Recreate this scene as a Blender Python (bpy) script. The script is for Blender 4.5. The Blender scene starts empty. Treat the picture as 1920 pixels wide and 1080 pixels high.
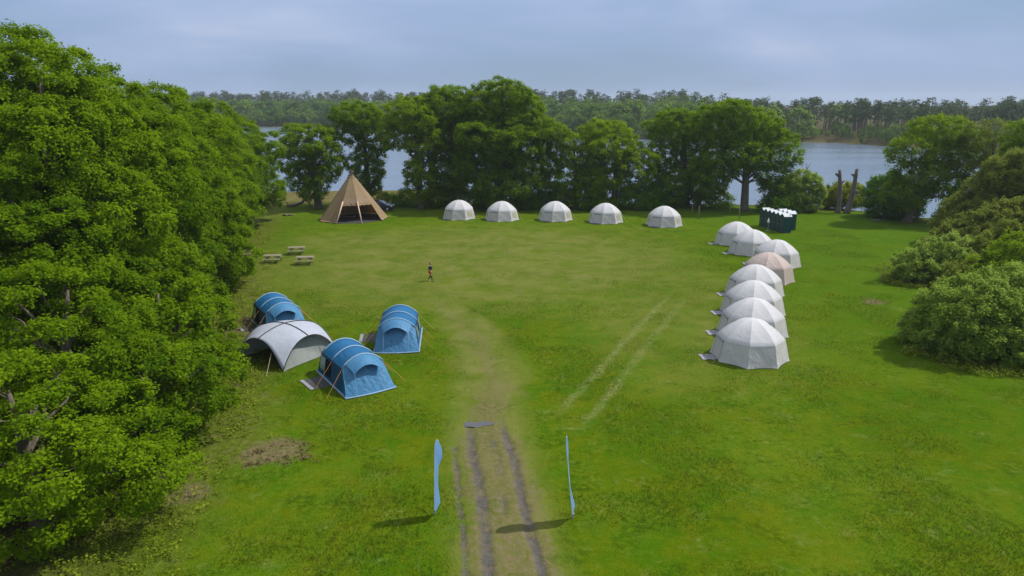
import bpy, math, random
import numpy as np
from mathutils import Vector, Matrix, Euler
R = math.radians
C = bpy.data.collections.new('campsite'); bpy.context.scene.collection.children.link(C)
sc = bpy.context.scene
SUN_EL, SUN_AZ = R(52), R(16)          # azimuth measured from +x towards +y
TO_SUN = Vector((math.cos(SUN_EL)*math.cos(SUN_AZ), math.cos(SUN_EL)*math.sin(SUN_AZ), math.sin(SUN_EL)))

# ------------------------------------------------------------------ helpers
def link(o, parent=None):
    C.objects.link(o)
    if parent is not None: o.parent = parent
    return o

def fast_mesh(name, V, Q, attrs=None, smooth=False):
    """V n x 3, Q m x k faces (k = 3 or 4, all alike)"""
    V = np.asarray(V, np.float32); Q = np.asarray(Q, np.int32); k = Q.shape[1]
    me = bpy.data.meshes.new(name)
    me.vertices.add(len(V)); me.vertices.foreach_set('co', V.ravel())
    me.loops.add(Q.size); me.loops.foreach_set('vertex_index', Q.ravel())
    me.polygons.add(len(Q)); me.polygons.foreach_set('loop_start', np.arange(len(Q), dtype=np.int32)*k)
    me.update(calc_edges=True)
    for an, (dom, val) in (attrs or {}).items():
        a = me.attributes.new(an, 'FLOAT', dom); a.data.foreach_set('value', np.asarray(val, np.float32))
    if smooth: me.polygons.foreach_set('use_smooth', np.ones(len(Q), bool))
    return me

def obj(name, me, mat, parent=None, loc=None):
    o = bpy.data.objects.new(name, me)
    if mat is not None and not me.materials: me.materials.append(mat)
    if loc is not None: o.location = loc
    return link(o, parent)

def tag(o, label=None, cat=None, group=None, kind=None):
    if label: o['label'] = label
    if cat: o['category'] = cat
    if group: o['group'] = group
    if kind: o['kind'] = kind
    return o

def empty(name, loc, rz=0.0):
    o = bpy.data.objects.new(name, None); o.location = loc; o.rotation_euler = (0, 0, rz); o.empty_display_size = .3
    return link(o)

def copy_tree(o, parent=None):
    c = o.copy(); C.objects.link(c)
    if parent is not None: c.parent = parent
    for ch in list(o.children): copy_tree(ch, c)
    return c

class MB:
    """collects shapes for ONE mesh object"""
    def __init__(s): s.v = []; s.f = []
    def add(s, V, F):
        n = len(s.v); s.v += [tuple(v) for v in V]; s.f += [tuple(i+n for i in f) for f in F]; return s
    def box(s, c, size, rot=None):
        x, y, z = (d/2 for d in size); M = rot or Matrix()
        V = [M @ Vector(p) + Vector(c) for p in ((-x,-y,-z),(x,-y,-z),(x,y,-z),(-x,y,-z),(-x,-y,z),(x,-y,z),(x,y,z),(-x,y,z))]
        return s.add(V, [(0,3,2,1),(4,5,6,7),(0,1,5,4),(1,2,6,5),(2,3,7,6),(3,0,4,7)])
    def tube(s, pts, rad, n=6, cap=True):
        pts = [Vector(p) for p in pts]
        if not hasattr(rad, '__len__'): rad = [rad]*len(pts)
        V = []; F = []
        up = None
        for i, p in enumerate(pts):
            d = (pts[min(i+1, len(pts)-1)] - pts[max(i-1, 0)]).normalized()
            if up is None: up = Vector((0,0,1)) if abs(d.z) < .9 else Vector((1,0,0))
            a = d.cross(up).normalized(); b = a.cross(d).normalized(); up = b
            for k in range(n):
                t = 2*math.pi*k/n; V.append(p + (a*math.cos(t) + b*math.sin(t))*rad[i])
        for i in range(len(pts)-1):
            for k in range(n):
                F.append((i*n+k, i*n+(k+1)%n, (i+1)*n+(k+1)%n, (i+1)*n+k))
        if cap: F.append(tuple(range(n))[::-1]); F.append(tuple((len(pts)-1)*n+k for k in range(n)))
        return s.add(V, F)
    def bar(s, a, b, w, h):
        a = Vector(a); b = Vector(b); d = b-a; L = d.length; d.normalize()
        up = Vector((0,0,1)) if abs(d.z) < .95 else Vector((1,0,0))
        x = d.cross(up).normalized(); y = x.cross(d)
        M = Matrix((x, d, y)).transposed().to_4x4()
        return s.box((a+b)/2, (w, L, h), M)
    def grid(s, rows, closed=False):
        n = len(rows[0]); V = [p for r in rows for p in r]; F = []
        for i in range(len(rows)-1):
            for k in range(n if closed else n-1):
                F.append((i*n+k, i*n+(k+1)%n, (i+1)*n+(k+1)%n, (i+1)*n+k))
        return s.add(V, F)
    def build(s, name, mat, parent=None, smooth=False, bevel=0, solid=0, loc=None):
        me = bpy.data.meshes.new(name); me.from_pydata([tuple(v) for v in s.v], [], s.f); me.update()
        if smooth: me.polygons.foreach_set('use_smooth', np.ones(len(me.polygons), bool))
        o = obj(name, me, mat, parent, loc)
        if solid:
            m = o.modifiers.new('thick', 'SOLIDIFY'); m.thickness = solid; m.offset = 0
        if bevel:
            m = o.modifiers.new('edge', 'BEVEL'); m.width = bevel; m.segments = 2; m.limit_method = 'ANGLE'
        return o

# value noise for shaping the terrain and masks
def vnoise(x, y, seed=0):
    xi = np.floor(x).astype(np.int64); yi = np.floor(y).astype(np.int64); fx = x-xi; fy = y-yi
    fx = fx*fx*(3-2*fx); fy = fy*fy*(3-2*fy)
    def h(a, b):
        n = (a*374761393 + b*668265263 + seed*974634 + 1013) & 0xffffffff
        n = ((n ^ (n >> 13))*1274126177) & 0xffffffff
        return ((n ^ (n >> 16)) & 0xffff)/65535.0
    return (h(xi,yi)*(1-fx)+h(xi+1,yi)*fx)*(1-fy) + (h(xi,yi+1)*(1-fx)+h(xi+1,yi+1)*fx)*fy
def fbm(x, y, seed=0, oct=4):
    s = 0; a = .5; t = 0
    for i in range(oct):
        s = s + a*vnoise(x*2**i, y*2**i, seed+i*17); t += a; a *= .5
    return s/t
def sst(e0, e1, x):
    t = np.clip((x-e0)/(e1-e0), 0, 1); return t*t*(3-2*t)

# ------------------------------------------------------------------ materials
class NT:
    def __init__(s, name):
        s.m = bpy.data.materials.new(name); s.m.use_nodes = True; s.t = s.m.node_tree; s.t.nodes.clear()
        s.out = s.n('ShaderNodeOutputMaterial')
    def n(s, typ, **kw):
        nd = s.t.nodes.new(typ)
        for k, v in kw.items(): setattr(nd, k, v)
        return nd
    def set(s, sock, v):
        if hasattr(v, 'is_linked'): s.t.links.new(v, sock)
        elif v is not None: sock.default_value = v
    def math(s, op, a, b=None, clamp=False):
        nd = s.n('ShaderNodeMath', operation=op, use_clamp=clamp); s.set(nd.inputs[0], a); s.set(nd.inputs[1], b); return nd.outputs[0]
    def mix(s, f, a, b):
        nd = s.n('ShaderNodeMix', data_type='RGBA'); s.set(nd.inputs[0], f); s.set(nd.inputs[6], col(a)); s.set(nd.inputs[7], col(b)); return nd.outputs[2]
    def noise(s, vec, scale, detail=4, rough=.6, dist=0):
        nd = s.n('ShaderNodeTexNoise'); s.set(nd.inputs['Vector'], vec); nd.inputs['Scale'].default_value = scale
        nd.inputs['Detail'].default_value = detail; nd.inputs['Roughness'].default_value = rough; nd.inputs['Distortion'].default_value = dist
        return nd.outputs[0]
    def rng(s, v, a, b, c=0.0, d=1.0):
        nd = s.n('ShaderNodeMapRange'); s.set(nd.inputs[0], v)
        for i, x in enumerate((a, b, c, d)): nd.inputs[i+1].default_value = x
        return nd.outputs[0]
    def attr(s, name): return s.n('ShaderNodeAttribute', attribute_name=name).outputs['Fac']
    def pos(s): return s.n('ShaderNodeTexCoord').outputs['Object']
    def mapping(s, vec, scale=(1,1,1), rot=(0,0,0)):
        nd = s.n('ShaderNodeMapping'); s.set(nd.inputs[0], vec); nd.inputs['Scale'].default_value = scale; nd.inputs['Rotation'].default_value = rot; return nd.outputs[0]
    def bump(s, h, strength=.5, dist=.05):
        nd = s.n('ShaderNodeBump'); nd.inputs['Strength'].default_value = strength; nd.inputs['Distance'].default_value = dist; s.set(nd.inputs['Height'], h); return nd.outputs[0]
    def bsdf(s, c, rough=.7, spec=.3, metal=0, normal=None, **kw):
        nd = s.n('ShaderNodeBsdfPrincipled'); s.set(nd.inputs['Base Color'], col(c)); s.set(nd.inputs['Roughness'], rough)
        s.set(nd.inputs['Specular IOR Level'], spec); s.set(nd.inputs['Metallic'], metal)
        if normal is not None: s.set(nd.inputs['Normal'], normal)
        return nd.outputs[0]
    def done(s, sh): s.t.links.new(sh, s.out.inputs['Surface']); return s.m
def col(c): return (c[0], c[1], c[2], 1.0) if isinstance(c, tuple) and len(c) == 3 else c

def simple(name, c, rough=.6, spec=.3, metal=0, var=.12, scale=3.0, bump=0):
    m = NT(name); p = m.pos(); n = m.noise(p, scale, 5)
    f = m.rng(n, .3, .7)
    cc = m.mix(f, tuple(x*(1-var) for x in c), tuple(min(1, x*(1+var)) for x in c))
    nb = m.bump(n, bump, .03) if bump else None
    return m.done(m.bsdf(cc, rough, spec, metal, nb))

def fabric(name, c, trans=.15, rough=.75, wrinkle=.35, var=.06, scale=1.6):
    m = NT(name); p = m.pos()
    n = m.noise(m.mapping(p, (1, 1, .5), (.3, .5, .2)), scale, 5, .55, 1.2)
    n2 = m.noise(p, 9, 3)
    cc = m.mix(m.rng(n, .3, .7), tuple(x*(1-var) for x in c), tuple(min(1, x*(1+var)) for x in c))
    cc = m.mix(m.math('MULTIPLY', m.rng(n2, .55, .8), .12), cc, tuple(x*.7 for x in c))
    nb = m.bump(n, wrinkle, .12)
    a = m.bsdf(cc, rough, .25, 0, nb)
    t = m.n('ShaderNodeBsdfTranslucent'); m.set(t.inputs[0], cc); m.set(t.inputs['Normal'], nb)
    mx = m.n('ShaderNodeMixShader'); mx.inputs[0].default_value = trans
    m.t.links.new(a, mx.inputs[1]); m.t.links.new(t.outputs[0], mx.inputs[2])
    return m.done(mx.outputs[0])

def leaf_mat(name, dark, light, trans=.32, var=.26):
    m = NT(name); t = m.attr('tint'); oi = m.n('ShaderNodeObjectInfo').outputs['Random']
    f = m.math('ADD', t, m.math('MULTIPLY', m.math('SUBTRACT', oi, .5), var), True)
    cc = m.mix(f, dark, light)
    a = m.bsdf(cc, .6, .05)
    tr = m.n('ShaderNodeBsdfTranslucent'); c2 = m.mix(.5, cc, tuple(min(1, x*1.35) for x in light)); m.set(tr.inputs[0], c2)
    mx = m.n('ShaderNodeMixShader'); mx.inputs[0].default_value = trans
    m.t.links.new(a, mx.inputs[1]); m.t.links.new(tr.outputs[0], mx.inputs[2])
    return m.done(mx.outputs[0])

def bark(name, a, b):
    m = NT(name); p = m.pos(); n = m.noise(m.mapping(p, (6, 6, 1.2)), 1.5, 5, .65)
    return m.done(m.bsdf(m.mix(m.rng(n, .3, .7), a, b), .9, .1, 0, m.bump(n, .8, .05)))

def ground_colour(m, p, blades=False):
    """grass, worn grass, soil and mud as one colour; masks come from mesh attributes"""
    big = m.noise(p, .11, 4, .6, .4); mid = m.noise(p, .55, 5, .65, .3); fine = m.noise(p, 3.2, 5, .7); vfine = m.noise(p, 13, 3, .7)
    worn = m.attr('worn'); soil = m.attr('soil'); rough = m.attr('rough'); marsh = m.attr('marsh'); wood = m.attr('wood')
    patch = m.noise(p, .32, 5, .65, .6); hue = m.noise(p, 1.15, 4, .65, .5)
    f = m.math('ADD', m.math('MULTIPLY', big, .5), m.math('MULTIPLY', fine, .5))
    g = m.mix(m.rng(m.math('ADD', m.math('MULTIPLY', patch, .55), m.math('MULTIPLY', hue, .45)), .42, .58), GRASS_D, GRASS_L)
    g = m.mix(m.math('MULTIPLY', m.rng(f, .46, .66), .55), g, GRASS_L2)
    g = m.mix(m.math('MULTIPLY', m.rng(mid, .50, .36), m.rng(fine, .58, .40)), g, GRASS_D2)
    g = m.mix(m.math('MULTIPLY', m.rng(vfine, .56, .72), .45), g, GRASS_L2)
    g = m.mix(m.math('MULTIPLY', m.rng(vfine, .42, .28), .6), g, GRASS_D2)
    sx = m.n('ShaderNodeSeparateXYZ'); m.set(sx.inputs[0], p)
    g = m.mix(m.math('MULTIPLY', m.rng(m.math('ADD', sx.outputs[0], m.math('MULTIPLY', big, 14)), 22, 40), .55), g, GRASS_D)
    # pale dry patches
    pale = m.math('MULTIPLY', m.rng(m.noise(p, .8, 5, .7, .6), .55, .72), m.rng(fine, .38, .60))
    g = m.mix(m.math('MULTIPLY', pale, .5), g, (.215, .245, .075))
    # two pale wheel lines running across the meadow
    def line(ax, ay, bx, by, w):
        L = math.hypot(bx-ax, by-ay); dx, dy = (bx-ax)/L, (by-ay)/L
        v = m.n('ShaderNodeVectorMath', operation='SUBTRACT'); m.set(v.inputs[0], p); v.inputs[1].default_value = (ax, ay, 0)
        def dot(d):
            q = m.n('ShaderNodeVectorMath', operation='DOT_PRODUCT'); m.t.links.new(v.outputs[0], q.inputs[0]); q.inputs[1].default_value = (d[0], d[1], 0); return q.outputs['Value']
        off = m.math('ABSOLUTE', m.math('ADD', dot((-dy, dx)), m.math('MULTIPLY', m.math('SUBTRACT', mid, .5), .9)))
        a = m.rng(off, w, w*.25); al = dot((dx, dy))
        return m.math('MULTIPLY', a, m.math('MULTIPLY', m.rng(al, -1.5, 2.5), m.rng(al, L+1, L-4)))
    ln = m.math('MAXIMUM', line(2.7, 35.2, 14.1, 60, .42), line(3.7, 33.4, 14.6, 57.5, .42))
    g = m.mix(m.math('MULTIPLY', ln, m.math('MULTIPLY', m.rng(fine, .34, .62, .05, .6), m.rng(patch, .3, .55, .3, 1))), g, (.255, .275, .11))
    # rough herbage at the wood's edge
    r = m.mix(m.rng(fine, .35, .68), (.075, .100, .010), (.150, .195, .024))
    r = m.mix(m.math('MULTIPLY', m.rng(m.noise(p, 1.1, 5, .7), .56, .68), .8), r, (.19, .145, .08))
    g = m.mix(rough, g, r)
    w = m.mix(m.rng(patch, .40, .60), (.145, .165, .026), (.215, .210, .070))
    w = m.mix(m.math('MULTIPLY', m.rng(fine, .52, .68), .65), w, (.090, .135, .008))
    w = m.mix(m.math('MULTIPLY', m.rng(m.noise(p, .42, 5, .6, .8), .60, .70), m.rng(fine, .62, .45)), w, (.235, .205, .105))
    w = m.mix(m.math('MULTIPLY', m.rng(m.noise(m.mapping(p, (1, 1.6, 1)), 1.7, 4, .7), .64, .70), .75), w, (.055, .085, .008))
    wf = m.math('MULTIPLY', worn, m.rng(m.math('ADD', m.math('MULTIPLY', mid, .6), m.math('MULTIPLY', fine, .4)), .32, .6, .45, 1.0), True)
    g = m.mix(wf, g, w)
    so = m.mix(m.rng(fine, .3, .7), (.115, .090, .045), (.215, .175, .092))
    sf = m.rng(m.math('ADD', soil, m.math('MULTIPLY', m.math('SUBTRACT', fine, .5), .9)), .32, .68)
    sf = m.math('MULTIPLY', sf, m.rng(soil, .02, .15))
    g = m.mix(sf, g, so)
    mr = m.mix(m.rng(mid, .35, .65), (.115, .095, .03), (.17, .15, .055))
    mr = m.mix(m.rng(fine, .55, .75), mr, (.08, .09, .025))
    g = m.mix(marsh, g, mr)
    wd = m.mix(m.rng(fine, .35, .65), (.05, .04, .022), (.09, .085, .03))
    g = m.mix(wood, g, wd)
    sc_ = m.n('ShaderNodeVectorMath', operation='SCALE'); m.set(sc_.inputs[0], g); sc_.inputs['Scale'].default_value = .80; g = sc_.outputs[0]
    return g, fine, vfine, mid

GRASS_D = (.056, .132, .001); GRASS_L = (.100, .138, .001); GRASS_L2 = (.155, .210, .014); GRASS_D2 = (.040, .082, .001)

def make_ground_mat():
    m = NT('meadow_ground'); p = m.pos(); g, fine, vfine, mid = ground_colour(m, p)
    wet = m.attr('wet')
    g = m.mix(wet, g, m.mix(m.rng(fine, .35, .65), (.058, .053, .048), (.102, .094, .085)))
    h = m.math('ADD', m.math('MULTIPLY', fine, .7), m.math('MULTIPLY', vfine, .5))
    ro = m.rng(wet, 0, 1, .95, .55); sp = m.rng(wet, 0, 1, .02, .2)
    return m.done(m.bsdf(g, ro, sp, 0, m.bump(h, .75, .16)))
def make_blade_mat():
    m = NT('meadow_blades'); p = m.pos(); g, *_ = ground_colour(m, p)
    t = m.attr('tint')
    g = m.mix(m.math('ADD', m.math('MULTIPLY', t, .45), .1), g, (.24, .30, .03))
    a = m.bsdf(g, .8, .02); tr = m.n('ShaderNodeBsdfTranslucent'); m.set(tr.inputs[0], g)
    mx = m.n('ShaderNodeMixShader'); mx.inputs[0].default_value = .5
    m.t.links.new(a, mx.inputs[1]); m.t.links.new(tr.outputs[0], mx.inputs[2])
    return m.done(mx.outputs[0])

def make_water():
    m = NT('estuary_water'); p = m.pos()
    n = m.noise(m.mapping(p, (1, .5, 1)), .9, 4, .6, .3); big = m.noise(m.mapping(p, (.012, .05, 1)), 1, 4)
    ro = m.rng(big, .35, .7, .2, .34)
    return m.done(m.bsdf((.095, .135, .19), ro, .5, 0, m.bump(n, .25, .08)))

M = {}
M['ground'] = make_ground_mat(); M['blades'] = make_blade_mat(); M['water'] = make_water()
M['puddle'] = NT('puddle_water'); M['puddle'] = M['puddle'].done(M['puddle'].bsdf((.07, .065, .065), .12, .5))
M['oak'] = leaf_mat('oak_leaves', (.040, .108, .001), (.190, .295, .003), .50)
M['oak2'] = leaf_mat('oak_leaves_yellowish', (.064, .138, .001), (.225, .330, .003), .52)
M['ivy'] = leaf_mat('ivy_leaves', (.034, .110, .002), (.125, .255, .005), .38)
M['willow'] = leaf_mat('willow_leaves', (.100, .180, .006), (.300, .400, .065), .42)
M['olive'] = leaf_mat('olive_shrub_leaves', (.090, .125, .005), (.215, .260, .036), .45)
M['lime'] = leaf_mat('lime_shrub_leaves', (.13, .17, .006), (.27, .31, .015), .4)
M['herb'] = leaf_mat('herbage', (.10, .15, .006), (.23, .28, .022), .4)
M['fern'] = leaf_mat('dead_bracken', (.10, .06, .03), (.22, .155, .09))
M['far_oak'] = leaf_mat('far_wood_leaves', (.036, .095, .018), (.160, .250, .026), .35, .3)
M['far_pine'] = leaf_mat('far_pine_needles', (.032, .062, .022), (.075, .115, .040), .2, .3)
M['bark'] = bark('oak_bark', (.075, .06, .045), (.17, .145, .115))
M['pine_bark'] = bark('pine_bark', (.07, .05, .04), (.14, .11, .09))
M['dead'] = bark('dead_wood', (.085, .078, .068), (.17, .155, .135))
M['canvas'] = fabric('white_canvas', (.54, .535, .555), .16, .8, .3)
M['canvas_wall'] = fabric('pale_grey_canvas', (.50, .485, .475), .14, .8, .55, .06, 2.2)
M['canvas_pink'] = fabric('beige_canvas', (.47, .385, .35), .14, .8, .5)
M['mesh'] = fabric('window_mesh', (.42, .42, .30), .25, .8, .1)
M['mat'] = simple('grey_groundsheet', (.22, .22, .25), .7, .2, 0, .15, 4, .3)
M['mat_dark'] = simple('dark_groundsheet', (.05, .048, .055), .65, .3, 0, .2, 4, .3)
M['rope'] = simple('orange_guy_rope', (.45, .22, .08), .8, .1)
M['black'] = simple('black_fibre', (.02, .02, .024), .5, .3)
M['blue'] = fabric('blue_polyester', (.014, .122, .285), .16, .5, .5, .08, 1.4)
M['blue_light'] = fabric('light_blue_polyester', (.065, .215, .40), .2, .5, .6, .08, 2.2)
M['blue_shade'] = fabric('blue_polyester_painted_shade', (.012, .075, .17), .1, .55, .35)  # darker version of the tent blue, shade on the sides put into the colour
M['beam'] = fabric('pale_blue_beam_cover', (.24, .37, .50), .1, .6, .1)
M['clear'] = simple('tinted_window_film', (.16, .26, .28), .2, .5, 0, .1)
M['shadow_in'] = simple('painted_doorway_shade', (.012, .014, .018), .8, .1)  # near-black colour standing in for the shade inside an open tent
M['shelter'] = fabric('silver_white_fabric', (.36, .385, .46), .1, .6, .25)
M['shelter_wall'] = fabric('grey_wall_fabric', (.27, .29, .28), .15, .7, .5)
M['tan'] = fabric('tan_canvas', (.37, .265, .155), .38, .85, .35, .08, 1.2)
M['tan_band'] = fabric('tan_mesh_band', (.32, .23, .155), .25, .85, .2)
M['pole'] = simple('pale_wood_pole', (.52, .38, .29), .7, .2)
M['darkpole'] = simple('weathered_pole_tips', (.10, .07, .05), .8, .2)
M['timber'] = simple('weathered_timber', (.22, .20, .145), .85, .2, 0, .2, 5, .2)
M['timber_dark'] = simple('dark_timber_frame', (.12, .09, .05), .85, .2, 0, .2, 5, .2)
M['loo'] = simple('green_plastic', (.006, .062, .058), .42, .4, 0, .12)
M['loo_door'] = simple('dark_green_plastic_door', (.034, .056, .062), .42, .4, 0, .12)
M['loo_roof'] = simple('translucent_white_roof', (.40, .43, .47), .5, .3, 0, .04)
M['flag'] = fabric('pale_blue_flag_cloth', (.27, .49, .85), .3, .55, .3, .05, 2.5)
M['white'] = simple('white_plastic', (.72, .74, .76), .5, .3)
M['grey'] = simple('grey_metal', (.35, .36, .37), .45, .5, .4)
M['car'] = simple('dark_blue_car_paint', (.012, .024, .050), .25, .6, .2, .05)
M['glass'] = simple('dark_car_glass', (.03, .04, .055), .08, .6)
M['tyre'] = simple('tyre_rubber', (.015, .015, .016), .9, .2)
M['lamp'] = simple('headlamp_lens', (.6, .63, .68), .15, .6)
M['skin'] = simple('skin', (.42, .25, .18), .6, .3)
M['navy'] = simple('navy_cloth', (.022, .022, .042), .85, .1)
M['rust'] = simple('rust_orange_cloth', (.33, .085, .028), .85, .1)
M['leggings'] = simple('dark_leggings', (.035, .026, .02), .85, .1)
M['hair'] = simple('dark_hair', (.014, .012, .008), .6, .3)
M['shoe'] = simple('pale_shoe_cloth', (.5, .46, .38), .8, .2)
M['shoe_dark'] = simple('dark_shoe_leather', (.05, .035, .025), .7, .2)

# ------------------------------------------------------------------ terrain
NE = np.array([(-3000,118),(-200,118),(-40,116),(-10,117),(30,114),(45,112),(52,108),(58,100),(70,95),(100,88),(300,70),(3000,70)], float)
FE = np.array([(-3000,700),(-600,620),(-300,545),(-128,487),(-60,440),(0,385),(63,338),(118,314),(141,306),(158,262),(180,250),(300,232),(3000,200)], float)
def near_edge(x): return np.interp(x, NE[:,0], NE[:,1]) + 1.6*(fbm(x*.13, x*0+3.3, 5)-.5)
def far_edge(x): return np.interp(x, FE[:,0], FE[:,1]) + 9*(fbm(x*.035, x*0+8.1, 9)-.5)
def track_x(y): return np.interp(y, [10, 22, 25, 31, 33.4, 40, 47, 52, 56, 60, 63], [1.4, .05, -.28, -1.0, -1.3, -1.2, -2.4, -4.0, -6.0, -9.6, -13.0])
def height(x, y):
    h = .16*(fbm(x*.09, y*.09, 1)-.5) + .05*(fbm(x*.6, y*.6, 2)-.5)
    h = h*sst(14, 22, y)
    d1 = y - near_edge(x); d2 = far_edge(x) - y
    bed = -2.4*sst(0, 5, d1)
    # salt marsh on the left, just above the water, with pools
    mm = sst(-130, -110, x)*sst(-2, -14, x)*sst(0, 4, d1)*sst(27, 23, d1 + 5*(fbm(x*.08, y*.08, 21)-.5))
    bed = bed + mm*(1.35 + .62*(fbm(x*.11, y*.16, 31)-.42))
    bar = sst(.58, .66, fbm(x*.02, y*.12, 44))*sst(120, 160, y)*sst(40, 60, x)
    bed = bed + bar*1.1*sst(20, 40, d1)*sst(5, 25, d2)
    far = -2.4 + 2.9*sst(-2, 8, -d2) + np.interp(-d2, [0, 60, 350, 900, 2500], [0, .6, 5, 6, 0])*np.interp(x, [-300, 0, 150, 400], [1.15, 1.0, .45, .4])
    return np.where(d1 < 0, h, np.where(d2 > -2, h*0+bed, far)) + np.where(d1 < 0, 0, 0)
def masks(x, y):
    d1 = y - near_edge(x); d2 = far_edge(x) - y
    n = fbm(x*.12, y*.12, 61); n2 = fbm(x*.5, y*.5, 62)
    e = np.sqrt(((x+4)/27)**2 + ((y-73)/25)**2) + .5*(n-.5)
    worn = .66*sst(1.15, .40, e)
    e2 = np.sqrt(((x-13)/11)**2 + ((y-58)/22)**2) + .5*(n-.5)
    worn = np.maximum(worn, .4*sst(1.2, .4, e2))
    tx = np.abs(x - track_x(y)); worn = np.maximum(worn, .75*sst(2.9+1.2*(n2-.5), 1.0, tx)*sst(66, 50, y))
    worn = worn*sst(24, 17, x)*sst(103, 96, y)
    soil = sst(2.2, .4, tx + 1.5*(n2-.5))*np.interp(y, [0, 34, 38, 50, 57, 62], [.66, .64, .54, .46, .38, 0])
    for cx, cy, rr in ((-10.9, 30.4, 2.3), (-19.9, 50.3, 3.2), (-13.6, 27, 1.2), (29.6, 56, 1.3)):
        soil = np.maximum(soil, .62*sst(1.2, .35, np.hypot((x-cx)/rr, (y-cy)/rr) + 1.0*(n2-.5)))
    ex = np.interp(y, [15, 22.6, 30, 41, 50, 61, 78, 92, 103], [-13.5, -13.5, -12.6, -15.2, -18.5, -22.2, -28.5, -32, -34])
    rough = sst(1.6, -.8, x - ex + 3.5*(n2-.5))
    rough = np.maximum(rough, .7*sst(-8, -2, d1)*sst(.35, .6, n2))
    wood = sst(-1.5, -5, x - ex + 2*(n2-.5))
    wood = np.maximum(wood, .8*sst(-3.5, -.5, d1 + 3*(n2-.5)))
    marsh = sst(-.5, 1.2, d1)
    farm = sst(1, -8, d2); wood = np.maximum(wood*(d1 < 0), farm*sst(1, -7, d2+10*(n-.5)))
    soil = soil*(d1 < 0)
    return worn, soil, rough, marsh, wood

def axis(parts): return np.unique(np.concatenate([np.arange(a, b, s) for a, b, s in parts] + [[parts[-1][1]]]))
xs = axis([(-2500,-700,120),(-700,-140,14),(-140,-46,2),(-46,46,.5),(46,80,1),(80,200,4),(200,700,16),(700,2500,120)])
ys = axis([(-300,10,20),(10,18,2),(18,66,.5),(66,104,.7),(104,150,1),(150,230,4),(230,560,3),(560,760,10),(760,2500,90)])
X, Y = np.meshgrid(xs, ys); X = X.ravel(); Y = Y.ravel()
Z = height(X, Y)
tx = np.abs(X - track_x(Y)); Z = Z - .16*sst(2.1, 1.6, tx)*sst(53.5, 52, Y)*sst(15, 17, Y)
nx, ny = len(xs), len(ys)
I = np.arange(nx*ny).reshape(ny, nx)
Q = np.stack([I[:-1,:-1], I[:-1,1:], I[1:,1:], I[1:,:-1]], -1).reshape(-1, 4)
w_, s_, r_, m_, wd_ = masks(X, Y)
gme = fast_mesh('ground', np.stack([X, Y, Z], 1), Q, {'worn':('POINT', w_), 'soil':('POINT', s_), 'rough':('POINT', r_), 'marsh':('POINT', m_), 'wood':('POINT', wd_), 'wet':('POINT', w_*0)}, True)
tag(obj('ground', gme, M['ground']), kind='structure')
def gz(x, y): return float(height(np.array([x], float), np.array([y], float))[0])

# the rutted track: a fine strip with real ruts
vs = np.concatenate([np.arange(14, 40, .1), np.arange(40, 55.01, .25)]); us = np.linspace(-2.75, 2.75, 67)
U, Vv = np.meshgrid(us, vs); U = U.ravel(); Vv = Vv.ravel()
tX = track_x(Vv) + U; tZ = height(tX, Vv)
fade = sst(35.5, 30.5, Vv); nn = fbm(tX*1.1, Vv*.7, 77); nn2 = fbm(tX*2.6, Vv*1.6, 78)
nn3 = fbm(tX*5, Vv*2.2, 79)
def rut(c, w): return sst(w, w*.2, np.abs(U - c - .35*(fbm(Vv*.25, Vv*0+c*9, 71)-.5)) + .22*(nn2-.5) + .12*(nn3-.5))*(.6+.4*sst(.36, .52, fbm(Vv*.5, Vv*0+c*5, 74)+.3*(nn3-.5)))
ru = np.maximum(np.maximum(rut(-.87, .36), rut(.85, .30)), .75*rut(-1.75, .2)*sst(.5, .56, fbm(Vv*.4, Vv*0+2, 73)))
ru = np.maximum(ru, .65*rut(.1, .3)*sst(.5, .6, nn)) * fade
ru2 = ru*sst(.32, .62, nn2*.5+nn3*.5+.12)
berm = .35*sst(.75, .4, np.abs(np.abs(U)-.86))
dz = (-.085*ru + .035*berm*fade + .03*(nn2-.5)*fade)*sst(2.2, 1.6, np.abs(U))
w_, s_, r_, m_, wd_ = masks(tX, Vv)
s_ = np.maximum(s_*.85, .54*fade*sst(2.3, 1.2, np.abs(U)+1.0*(nn-.5))); s_ = np.maximum(s_, ru*.95)
tri = np.arange(len(U)).reshape(len(vs), len(us))
Qt = np.stack([tri[:-1,:-1], tri[:-1,1:], tri[1:,1:], tri[1:,:-1]], -1).reshape(-1, 4)
tme = fast_mesh('dirt_track', np.stack([tX, Vv, tZ+.006+dz], 1), Qt, {'worn':('POINT', w_), 'soil':('POINT', s_), 'rough':('POINT', r_), 'marsh':('POINT', m_*0), 'wood':('POINT', wd_*0), 'wet':('POINT', np.clip(ru2*.95, 0, 1))}, True)
tag(obj('dirt_track', tme, M['ground']), kind='structure')

# puddle on the track
pv = []
for k in range(72):
    a = 2*math.pi*k/72; rr = .86 + .22*math.sin(2*a+1) + .10*math.sin(3*a) + .08*math.sin(5*a+2) + .03*math.sin(9*a)
    pv.append((-1.75 + .74*rr*math.cos(a), 33.4 + .46*rr*math.sin(a)))
mb = MB(); mb.add([(x, y, gz(x, y)*0 + gz(-1.75, 33.4)+.028) for x, y in pv], [tuple(range(72))]); tag(mb.build('puddle', M['puddle']), kind='structure')
mb = MB(); mb.add([(-2500, 90, -1.2), (2500, 90, -1.2), (2500, 1200, -1.2), (-2500, 1200, -1.2)], [(0,1,2,3)])
tag(mb.build('water', M['water']), kind='structure')

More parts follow.
